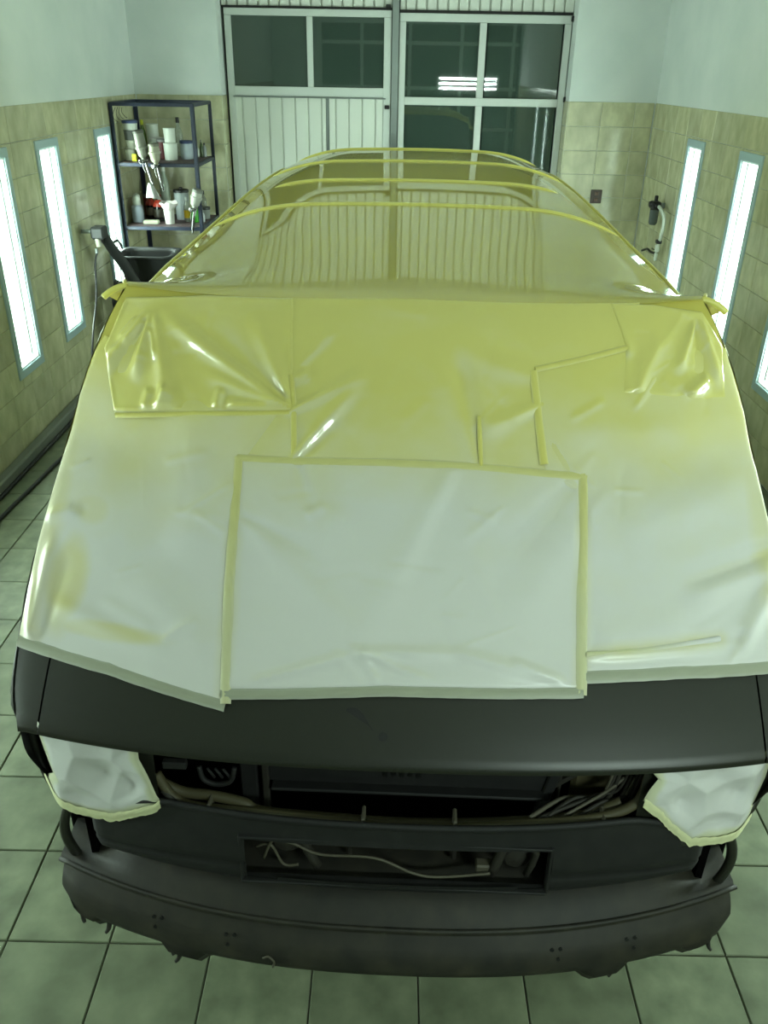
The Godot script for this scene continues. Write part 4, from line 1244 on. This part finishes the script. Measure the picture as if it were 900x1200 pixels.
func spray_gun(label: String, at: Vector3, cup: Color, tilt: float, big: float) -> void:
	var o := thing("spray_gun", label, "spray gun", at, 0.0, "spray guns hung on the rack")
	o.rotation.z = tilt
	var c := mat(cup, 0.3)
	part(o, "cup", lathe([Vector2(0.012, -0.02), Vector2(0.020, 0.005), Vector2(0.042, 0.03), Vector2(0.050, 0.085), Vector2(0.057, 0.088), Vector2(0.057, 0.102), Vector2(0.050, 0.105), Vector2(0.046, 0.10 + 0.10 * big), Vector2(0.0, 0.10 + 0.10 * big)]), c)
	part(o, "lid", lathe([Vector2(0.050, 0.095 + 0.10 * big), Vector2(0.051, 0.115 + 0.10 * big), Vector2(0.040, 0.125 + 0.10 * big), Vector2(0.0, 0.125 + 0.10 * big)]), mat(cup.darkened(0.3), 0.4))
	part(o, "body", tube([Vector3(-0.012, -0.015, 0.05), Vector3(0, -0.02, 0.02), Vector3(0.0, -0.02, -0.03), Vector3(0.004, -0.022, -0.07)], 0.017, 10, 3), M.chrome)
	part(o, "handle", tube([Vector3(0.004, -0.025, -0.03), Vector3(0.012, -0.09, -0.015), Vector3(0.022, -0.16, -0.01), Vector3(0.028, -0.21, -0.01)], 0.015, 10, 4), M.chrome)
	part(o, "trigger", tube([Vector3(-0.008, -0.03, 0.02), Vector3(-0.012, -0.07, 0.03), Vector3(0.0, -0.12, 0.025)], 0.005, 6, 4), M.chrome)
	part(o, "air_cap", lathe([Vector2(0, 0), Vector2(0.02, 0), Vector2(0.022, 0.02), Vector2(0.015, 0.026), Vector2(0, 0.026)], 14), M.chrome, Vector3(-0.012, -0.015, 0.05), Vector3(PI / 2, 0, 0))
	part(o, "air_fitting", lathe([Vector2(0, 0), Vector2(0.009, 0), Vector2(0.009, 0.03), Vector2(0, 0.03)], 10), M.chrome, Vector3(0.031, -0.24, -0.01))

func rack_contents() -> void:
	var U := 1.736
	var L := 1.161
	var white := Color(0.80, 0.82, 0.78)
	var cream := Color(0.74, 0.75, 0.68)
	tub("tub", "lowest pale tub of the pile at the left end of the upper shelf", Vector3(-2.545, U, -8.70), 0.050, 0.098, cream)
	tub("tub", "small pale tub second from the bottom of the upper shelf pile", Vector3(-2.535, U + 0.099, -8.72), 0.044, 0.078, cream)
	tub("tub", "greyish tub third up in the upper shelf pile", Vector3(-2.535, U + 0.178, -8.72), 0.050, 0.085, Color(0.40, 0.42, 0.40))
	tub("paint_can", "white can with a blue rim on top of the upper shelf pile", Vector3(-2.525, U + 0.264, -8.74), 0.070, 0.075, white, Color(0.22, 0.28, 0.45))
	var y := thing("box", "tiny bright yellow box at the front of the upper shelf", "box", Vector3(-2.475, U, -8.60))
	part(y, "body", cbox(Vector3(0.042, 0.062, 0.035), 0.004), mat(Color(0.85, 0.85, 0.10), 0.5), Vector3(0, 0.031, 0))
	part(y, "flap", cbox(Vector3(0.040, 0.004, 0.033), 0.001), mat(Color(0.80, 0.80, 0.25), 0.5), Vector3(0, 0.064, 0))
	bottle("green bottle with a bright yellow cap at the back of the upper shelf", Vector3(-2.515, U, -9.12), 0.034, 0.335, Color(0.36, 0.46, 0.20), Color(0.75, 0.78, 0.10))
	tub("canister", "tall plain white canister at the back of the upper shelf", Vector3(-2.415, U, -9.12), 0.058, 0.30, white)
	tub("paint_can", "dark red can partly under a white rag on the upper shelf", Vector3(-2.270, U, -8.88), 0.050, 0.17, Color(0.36, 0.10, 0.12), Color(0.55, 0.56, 0.55))
	var rag := thing("rag", "white crumpled rag lying on top of the dark red can", "rag", Vector3(-2.30, U + 0.182, -8.86))
	var rows := []
	for j in 13:
		var r := PackedVector3Array()
		for i in 15:
			var p := Vector2((i / 14.0 - 0.5) * 0.15, (j / 12.0 - 0.5) * 0.11)
			r.append(Vector3(p.x, 0.012 + noise.get_noise_2d(p.x * 900, p.y * 900) * 0.014 - 1.4 * p.length_squared(), p.y))
		rows.append(r)
	part(rag, "cloth", grid(rows, Vector3.UP), mat(Color(0.78, 0.76, 0.76), 0.8))
	tub("tub", "large white tub at the middle front of the upper shelf", Vector3(-2.172, U, -8.80), 0.066, 0.152, white)
	tub("tub", "white tub standing on the large white tub of the upper shelf", Vector3(-2.170, U + 0.153, -8.80), 0.056, 0.130, Color(0.82, 0.84, 0.80))
	bottle("clear bottle with a black cap at the back of the upper shelf", Vector3(-2.165, U, -9.15), 0.042, 0.36, Color(0.62, 0.66, 0.60), Color(0.03, 0.03, 0.03), null, true)
	tub("paint_can", "white can with a dark blue lid right of the white tubs", Vector3(-2.038, U, -8.90), 0.062, 0.158, Color(0.66, 0.70, 0.74), Color(0.13, 0.20, 0.36))
	bottle("tiny white bottle, first of the small row at the right end", Vector3(-1.985, U, -9.12), 0.022, 0.12, white, white)
	bottle("tiny dark green bottle, second of the small row at the right end", Vector3(-1.945, U, -9.14), 0.018, 0.16, Color(0.25, 0.32, 0.18), Color(0.5, 0.5, 0.45))
	bottle("tiny greyish bottle, third of the small row at the right end", Vector3(-1.918, U, -9.16), 0.020, 0.13, Color(0.58, 0.60, 0.60), Color(0.15, 0.16, 0.15))
	spray_gun("spray gun with a tall grey cup hung on the upper shelf edge", Vector3(-2.335, 1.775, -8.41), Color(0.46, 0.47, 0.42), 0.12, 1.25)
	spray_gun("spray gun with a short pale cup hung beside the grey-cupped gun", Vector3(-2.225, 1.735, -8.41), Color(0.62, 0.62, 0.54), 0.05, 0.55)
	spray_gun("tilted spray gun with a pale cup at the right end of the rack", Vector3(-1.905, 1.35, -8.42), Color(0.70, 0.71, 0.67), -0.30, 0.5)
	# lower shelf
	var a := thing("aerosol_can", "white aerosol can with a domed cap at the left of the lower shelf", "spray can", Vector3(-2.545, L, -8.74))
	part(a, "body", lathe([Vector2(0, 0), Vector2(0.055, 0), Vector2(0.057, 0.006), Vector2(0.057, 0.145), Vector2(0.045, 0.162), Vector2(0, 0.162)]), mat(Color(0.66, 0.70, 0.76), 0.35))
	part(a, "cap", lathe([Vector2(0.040, 0.155), Vector2(0.042, 0.21), Vector2(0.036, 0.245), Vector2(0.02, 0.262), Vector2(0, 0.266)]), mat(white, 0.4))
	bottle("black bottle with an orange-red shoulder, slimmer of the two", Vector3(-2.465, L, -8.95), 0.052, 0.24, Color(0.07, 0.07, 0.07), Color(0.30, 0.09, 0.06), Color(0.40, 0.36, 0.30))
	bottle("black bottle with an orange-red shoulder and yellow stripe", Vector3(-2.345, L, -8.82), 0.062, 0.25, Color(0.05, 0.05, 0.05), Color(0.36, 0.10, 0.06), Color(0.14, 0.12, 0.06))
	for q in [[-2.465, -8.95, 0.052, 0.24], [-2.345, -8.82, 0.062, 0.25]]:
		var host: Node3D = get_node("bottle_005" if q[0] < -2.4 else "bottle_006")
		part(host, "shoulder", lathe([Vector2(q[2] * 1.02, q[3] * 0.56), Vector2(q[2] * 1.02, q[3] * 0.62), Vector2(q[2] * 0.88, q[3] * 0.69), Vector2(q[2] * 0.45, q[3] * 0.81)]), mat(Color(0.58, 0.17, 0.10), 0.4))
	tub("paint_can", "dark red can at the back behind the black bottles", Vector3(-2.54, L, -9.12), 0.045, 0.20, Color(0.40, 0.12, 0.10), Color(0.32, 0.33, 0.32))
	var sp := thing("sanding_block", "pale flat sanding block at the front of the lower shelf", "sanding block", Vector3(-2.385, L, -8.62), 0.12)
	part(sp, "body", cbox(Vector3(0.15, 0.034, 0.075), 0.006), mat(Color(0.70, 0.71, 0.62), 0.8), Vector3(0, 0.019, 0))
	part(sp, "base_pad", cbox(Vector3(0.152, 0.006, 0.077), 0.002), mat(Color(0.45, 0.45, 0.42), 0.8), Vector3(0, 0.003, 0))
	var cup := thing("paper_cup", "white paper cup stuffed with crumpled tissue on the lower shelf", "cup", Vector3(-2.212, L, -8.66))
	part(cup, "body", lathe([Vector2(0, 0), Vector2(0.043, 0), Vector2(0.052, 0.125), Vector2(0.055, 0.128), Vector2(0.050, 0.13), Vector2(0.0, 0.12)]), mat(Color(0.86, 0.86, 0.83), 0.6))
	rows = []
	for j in 9:
		var r := PackedVector3Array()
		for i in 25:
			var t := TAU * (i % 24) / 24.0
			var q := j / 8.0
			var rad := 0.036 + 0.055 * q + 0.020 * noise.get_noise_2d(cos(t) * 130.0 + 9, sin(t) * 130.0 + q * 40.0) * (0.3 + q)
			r.append(Vector3(cos(t) * rad, 0.115 + 0.085 * q + 0.03 * noise.get_noise_2d(cos(t) * 260.0, sin(t) * 260.0) * q, sin(t) * rad))
		rows.append(r)
	part(cup, "tissue", grid(rows, Vector3(0, -1, 0)), mat(Color(0.84, 0.82, 0.80), 0.9))
	var cl := thing("cloth", "white cloth draped over the handles of the hung spray guns", "cloth", Vector3(-2.295, 1.57, -8.375))
	rows = []
	for j in 15:
		var r := PackedVector3Array()
		var q := j / 14.0
		for i in 19:
			var t := lerpf(-1.7, 1.7, i / 18.0)
			var rad := 0.016 + 0.050 * pow(q, 0.8) + 0.012 * sin(t * 5.0) * q
			r.append(Vector3(sin(t) * rad + 0.025 * q, -0.125 * q - 0.02 * absf(t) * q * (1.0 if t > 0 else 0.2), cos(t) * rad * 0.7))
		rows.append(r)
	part(cl, "fabric", grid(rows, Vector3(0, 0.2, 1)), mat(Color(0.66, 0.66, 0.65), 0.9))
	var gr := tub("flask", "tall silver-grey flask with a black lid on the lower shelf", Vector3(-2.148, L, -8.96), 0.074, 0.275, Color(0.54, 0.57, 0.57), Color(0.05, 0.05, 0.05))
	part(gr, "knob", lathe([Vector2(0.018, 0.28), Vector2(0.018, 0.305), Vector2(0.0, 0.308)], 12), M.black)
	bottle("plain white bottle high at the back of the lower shelf", Vector3(-2.365, L, -9.18), 0.048, 0.50, Color(0.62, 0.66, 0.60), white)
	bottle("clear bottle with a yellow band at the front of the lower shelf", Vector3(-2.065, L, -8.80), 0.032, 0.235, Color(0.70, 0.72, 0.66), Color(0.6, 0.62, 0.6), Color(0.85, 0.70, 0.08), true)
	bottle("bright green bottle beside the yellow-banded clear one", Vector3(-1.985, L, -8.78), 0.036, 0.20, Color(0.22, 0.62, 0.12), Color(0.20, 0.35, 0.16))
	tub("tub", "grey tub at the back right of the lower shelf", Vector3(-1.935, L, -9.02), 0.055, 0.105, Color(0.55, 0.57, 0.55), Color(0.20, 0.20, 0.20))
	bottle("small white bottle right of the bright green one", Vector3(-1.915, L, -8.80), 0.024, 0.115, Color(0.78, 0.80, 0.82), white)
	bottle("clear bottle with a dark cap behind the grey tub", Vector3(-1.975, L, -9.18), 0.034, 0.25, Color(0.62, 0.65, 0.60), Color(0.12, 0.13, 0.12), null, true)
	var wt := thing("wire_tangle", "thin dark wires dangling from the top left rail of the rack", "wire", Vector3(-2.53, 2.205, -8.468))
	for k in 4:
		part(wt, "strand", tube([Vector3(0.02 * k - 0.03, 0.0, 0.0), Vector3(0.025 * k - 0.05, -0.04, 0.01), Vector3(0.04 * k - 0.06, -0.085, 0.012), Vector3(0.03 * k - 0.02, -0.125 + 0.015 * k, 0.01)], 0.0022, 5, 4), M.rubber)

# ------------------------------------------------------------------ left side odds and ends
func left_corner() -> void:
	var o := thing("plastic_trough", "dark grey plastic trough on a stand in front of the steel rack", "trough", Vector3(-2.28, 0, -8.02))
	var rows := []
	var ring := func(hx: float, hz: float, y: float) -> PackedVector3Array:
		var r := PackedVector3Array()
		for k in 33:
			var t := TAU * k / 32.0
			var c := cos(t)
			var s := sin(t)
			r.append(Vector3(signf(c) * pow(absf(c), 0.35) * hx, y, signf(s) * pow(absf(s), 0.35) * hz))
		return r
	for q in [[0.01, 0.01, 0.68], [0.20, 0.17, 0.68], [0.245, 0.22, 0.98], [0.275, 0.25, 0.985], [0.278, 0.253, 1.005], [0.235, 0.21, 1.005], [0.225, 0.20, 0.97], [0.185, 0.155, 0.72], [0.01, 0.01, 0.715]]:
		rows.append(ring.call(q[0], q[1], q[2]))
	part(o, "tub", grid(rows, Vector3(0, 1, 0)), M.dark_plastic)
	for x in [-0.18, 0.18]:
		for z in [-0.15, 0.15]:
			part(o, "leg", cbox(Vector3(0.03, 0.68, 0.03), 0.004), M.dark_plastic, Vector3(x, 0.34, z))
	part(o, "handle", tube([Vector3(-0.28, 1.0, 0.12), Vector3(-0.30, 1.08, 0.10), Vector3(-0.28, 1.10, -0.02), Vector3(-0.26, 1.02, -0.06)], 0.012, 8, 4), M.dark_plastic)
	part(o, "clip", cbox(Vector3(0.03, 0.05, 0.015), 0.004), M.housing, Vector3(-0.275, 1.04, 0.14))
	var v := thing("extraction_arm", "dark dust extraction arm hooked on the left wall between two strip lamps", "extraction arm", Vector3(-2.47, 0, -7.35))
	part(v, "head", boxes([[Vector3(0.0, 1.30, 0.06), Vector3(0.11, 0.10, 0.14)], [Vector3(-0.02, 1.265, 0.02), Vector3(0.07, 0.12, 0.09)]], 0.015), M.dark_plastic)
	part(v, "arm", tube([Vector3(0.0, 1.30, 0.02), Vector3(0.05, 1.12, -0.10), Vector3(0.10, 0.96, -0.22), Vector3(0.16, 0.72, -0.34), Vector3(0.22, 0.40, -0.46)], 0.040, 10, 4, 0.055), M.dark_plastic)
	part(v, "nozzle", tube([Vector3(-0.01, 1.27, 0.10), Vector3(0.0, 1.19, 0.10)], 0.024, 10, 2), mat(Color(0.66, 0.66, 0.60), 0.5))
	part(v, "wall_hook", cbox(Vector3(0.10, 0.03, 0.03), 0.004), M.steel_post, Vector3(-0.11, 1.30, 0.03))
	var c := thing("air_hose", "thin black hose hanging from the extraction arm down the tiled wall", "hose", Vector3.ZERO)
	part(c, "hose", tube([Vector3(-2.50, 1.14, -7.25), Vector3(-2.51, 1.05, -7.20), Vector3(-2.50, 0.80, -7.08), Vector3(-2.50, 0.55, -6.88), Vector3(-2.47, 0.30, -6.64), Vector3(-2.44, 0.02, -6.45)], 0.009, 8, 8), M.hose)
	part(c, "fitting", lathe([Vector2(0, 0), Vector2(0.014, 0), Vector2(0.014, 0.04), Vector2(0, 0.04)], 10), M.steel_post, Vector3(-2.50, 1.135, -7.25))
	var h := thing("hose_coil", "coiled dark hoses lying low by the wall under the extraction arm", "hose", Vector3(-2.40, 0.0, -7.50))
	for k in 3:
		var ringp := []
		for q in 17:
			var t := TAU * q / 16.0
			ringp.append(Vector3(0.05 * k - 0.05 + 0.012 * sin(t * 2.0), 0.72 + 0.12 * cos(t), 0.10 * sin(t) + 0.05 * k))
		part(h, "loop", tube(ringp, 0.022, 8, 3), M.hose)
	part(h, "stand", cbox(Vector3(0.16, 0.62, 0.18), 0.02), M.dark_plastic, Vector3(0, 0.31, 0.04))
	var roll := thing("paper_roll", "short beige paper roll beside the coiled hoses", "paper roll", Vector3(-2.25, 0.0, -7.45))
	part(roll, "roll", lathe([Vector2(0.02, 0.0), Vector2(0.05, 0.0), Vector2(0.05, 0.80), Vector2(0.02, 0.80)], 18), mat(Color(0.70, 0.66, 0.52), 0.8))
	part(roll, "core", lathe([Vector2(0.0, 0.0), Vector2(0.02, 0.0), Vector2(0.02, 0.79), Vector2(0.0, 0.79)], 12), mat(Color(0.45, 0.38, 0.28), 0.8))
	# plinth and hoses along the foot of the wall
	var b := struct_root("baseboard_left")
	part(b, "plinth", cbox(Vector3(0.075, 0.085, 8.2), 0.012), mat(Color(0.48, 0.50, 0.47), 0.6), Vector3(-2.597, 0.043, -5.2))
	var h1 := thing("floor_hose", "black hose running along the plinth at the foot of the left wall", "hose", Vector3.ZERO, 0.0, "hoses along the left wall")
	part(h1, "hose", tube([Vector3(-2.543, 0.014, -9.2), Vector3(-2.545, 0.014, -7.5), Vector3(-2.54, 0.014, -6.1), Vector3(-2.55, 0.014, -4.9), Vector3(-2.55, 0.014, -3.0)], 0.014, 8, 12), M.hose)
	part(h1, "coupling", tube([Vector3(-2.549, 0.016, -4.2), Vector3(-2.549, 0.016, -4.1)], 0.019, 8, 1), M.steel_post)
	var h2 := thing("floor_hose", "black hose lying on the floor tiles a hand's width off the plinth", "hose", Vector3.ZERO, 0.0, "hoses along the left wall")
	part(h2, "hose", tube([Vector3(-2.30, 0.013, -7.0), Vector3(-2.35, 0.013, -6.0), Vector3(-2.385, 0.013, -5.45), Vector3(-2.405, 0.013, -5.08), Vector3(-2.435, 0.013, -4.59), Vector3(-2.45, 0.013, -3.6), Vector3(-2.42, 0.013, -2.6)], 0.013, 8, 12), M.hose)
	part(h2, "coupling", tube([Vector3(-2.448, 0.015, -4.0), Vector3(-2.449, 0.015, -3.9)], 0.018, 8, 1), M.steel_post)

func right_side() -> void:
	var o := thing("socket_plate", "small dark brown socket plate on the far right tiles", "socket", Vector3(2.15, 1.39, BACK))
	part(o, "plate", cbox(Vector3(0.115, 0.135, 0.022), 0.005), mat(Color(0.24, 0.17, 0.13), 0.45), Vector3(0, 0, 0.011))
	for y in [-0.03, 0.03]:
		part(o, "button", cbox(Vector3(0.04, 0.034, 0.016), 0.005), mat(Color(0.36, 0.26, 0.20), 0.45), Vector3(0, y, 0.026))
	var f := thing("air_regulator", "black air filter regulator with a smoky bowl on the right wall", "air regulator", Vector3(2.55, 1.36, -8.62))
	part(f, "head", boxes([[Vector3(0, 0.06, 0), Vector3(0.09, 0.075, 0.11)], [Vector3(0, 0.065, 0.07), Vector3(0.05, 0.04, 0.03)], [Vector3(0, 0.065, -0.07), Vector3(0.05, 0.04, 0.03)]], 0.012), M.black)
	part(f, "knob", lathe([Vector2(0, 0.10), Vector2(0.018, 0.10), Vector2(0.018, 0.145), Vector2(0.012, 0.15), Vector2(0, 0.15)], 12), M.black)
	var bm := mat(Color(0.35, 0.38, 0.38), 0.1)
	part(f, "bowl", lathe([Vector2(0, -0.125), Vector2(0.03, -0.12), Vector2(0.042, -0.10), Vector2(0.044, 0.02), Vector2(0, 0.02)], 16), bm)
	part(f, "gauge", lathe([Vector2(0, 0), Vector2(0.026, 0), Vector2(0.026, 0.025), Vector2(0, 0.025)], 14), M.black, Vector3(-0.045, 0.075, 0.03), Vector3(0, 0, PI / 2))
	part(f, "bracket", cbox(Vector3(0.05, 0.05, 0.04), 0.004), M.steel_post, Vector3(0.062, 0.06, 0))
	var p := thing("air_pipe", "white air pipe bending down from the regulator to a tap", "pipe", Vector3.ZERO)
	var wp := mat(Color(0.80, 0.83, 0.78), 0.4)
	part(p, "pipe", tube([Vector3(2.56, 1.42, -8.525), Vector3(2.565, 1.395, -8.44), Vector3(2.575, 1.34, -8.36), Vector3(2.58, 1.24, -8.36), Vector3(2.58, 1.06, -8.42)], 0.017, 10, 6), wp)
	part(p, "valve", boxes([[Vector3(2.575, 1.05, -8.42), Vector3(0.04, 0.07, 0.045)], [Vector3(2.575, 0.97, -8.43), Vector3(0.03, 0.08, 0.03)]], 0.008), wp)
	part(p, "clamp", cbox(Vector3(0.05, 0.035, 0.06), 0.006), M.black, Vector3(2.575, 1.115, -8.41))
	part(p, "tap", tube([Vector3(2.57, 1.0, -8.44), Vector3(2.56, 0.99, -8.56), Vector3(2.55, 1.0, -8.66), Vector3(2.54, 0.96, -8.80)], 0.012, 8, 5), M.hose)
	part(p, "lever", cbox(Vector3(0.012, 0.012, 0.08), 0.003), M.chrome, Vector3(2.56, 1.03, -8.50))
	# triple tube lamp behind the camera, seen mirrored in the door glass
	var t := thing("tube_lamp", "three bright fluorescent tubes seen mirrored in the right door glass", "lamp", Vector3(1.55, 2.30, FRONT - 0.06))
	part(t, "tray", cbox(Vector3(1.34, 0.27, 0.03), 0.006), M.dark_plastic, Vector3(0, 0, 0.035))
	for k in 3:
		part(t, "tube", tube([Vector3(-0.62, 0.095 - 0.095 * k, 0.0), Vector3(0.62, 0.095 - 0.095 * k, 0.0)], 0.013, 10, 1), M.tube_glow)
	for s in [-1.0, 1.0]:
		part(t, "end_cap", cbox(Vector3(0.03, 0.25, 0.04), 0.004), M.housing, Vector3(s * 0.64, 0, 0.005))
	for k in 3:
		var l := AreaLight3D.new()
		l.name = "tube_light_%d" % k
		l.area_size = Vector2(1.22, 0.02)
		l.light_color = LAMP_COLOR
		l.light_energy = LAMP_ENERGY * 0.50
		l.area_range = 14.0
		l.shadow_enabled = true
		l.position = Vector3(0, 0.095 - 0.095 * k, -0.018)
		t.add_child(l)

func _ready() -> void:
	var cam := Camera3D.new()
	cam.name = "camera"
	cam.position = Vector3(0, 2.55, 0)
	cam.basis = Basis(Vector3.UP, deg_to_rad(0.25)) * Basis(Vector3.RIGHT, deg_to_rad(-27.9)) * Basis(Vector3.BACK, deg_to_rad(1.0))
	cam.fov = rad_to_deg(2.0 * atan(600.0 / 980.0))
	cam.near = 0.02
	cam.far = 60.0
	add_child(cam)
	cam.make_current()
	var we := WorldEnvironment.new()
	we.name = "environment"
	var e := Environment.new()
	e.background_mode = Environment.BG_COLOR
	e.background_color = Color(0.01, 0.012, 0.011)
	e.tonemap_mode = Environment.TONE_MAPPER_LINEAR
	e.tonemap_exposure = 1.0
	e.sdfgi_enabled = true
	e.ssao_enabled = true
	e.ssil_enabled = true
	we.environment = e
	add_child(we)
	rng.seed = 5
	noise.seed = 9
	noise.noise_type = FastNoiseLite.TYPE_SIMPLEX_SMOOTH
	noise.frequency = 0.02
	noise.fractal_octaves = 3
	materials()
	M.tube_glow = M.glow.duplicate()
	M.tube_glow.emission_energy_multiplier = 9.0
	room()
	doors()
	var nth := ["first", "second", "third", "fourth", "fifth", "sixth", "added_seventh", "eighth"]
	for k in LAMPS_LEFT.size():
		lamp(-1.0, LAMPS_LEFT[k], "tall lit strip lamp in a blue-grey frame, %s from the steel rack" % nth[k])
	for k in LAMPS_RIGHT.size():
		lamp(1.0, LAMPS_RIGHT[k], "tall lit strip lamp in a blue-grey frame, %s from the air regulator" % nth[k])
	build_van()
	paper()
	rack()
	rack_contents()
	left_corner()
	right_side()
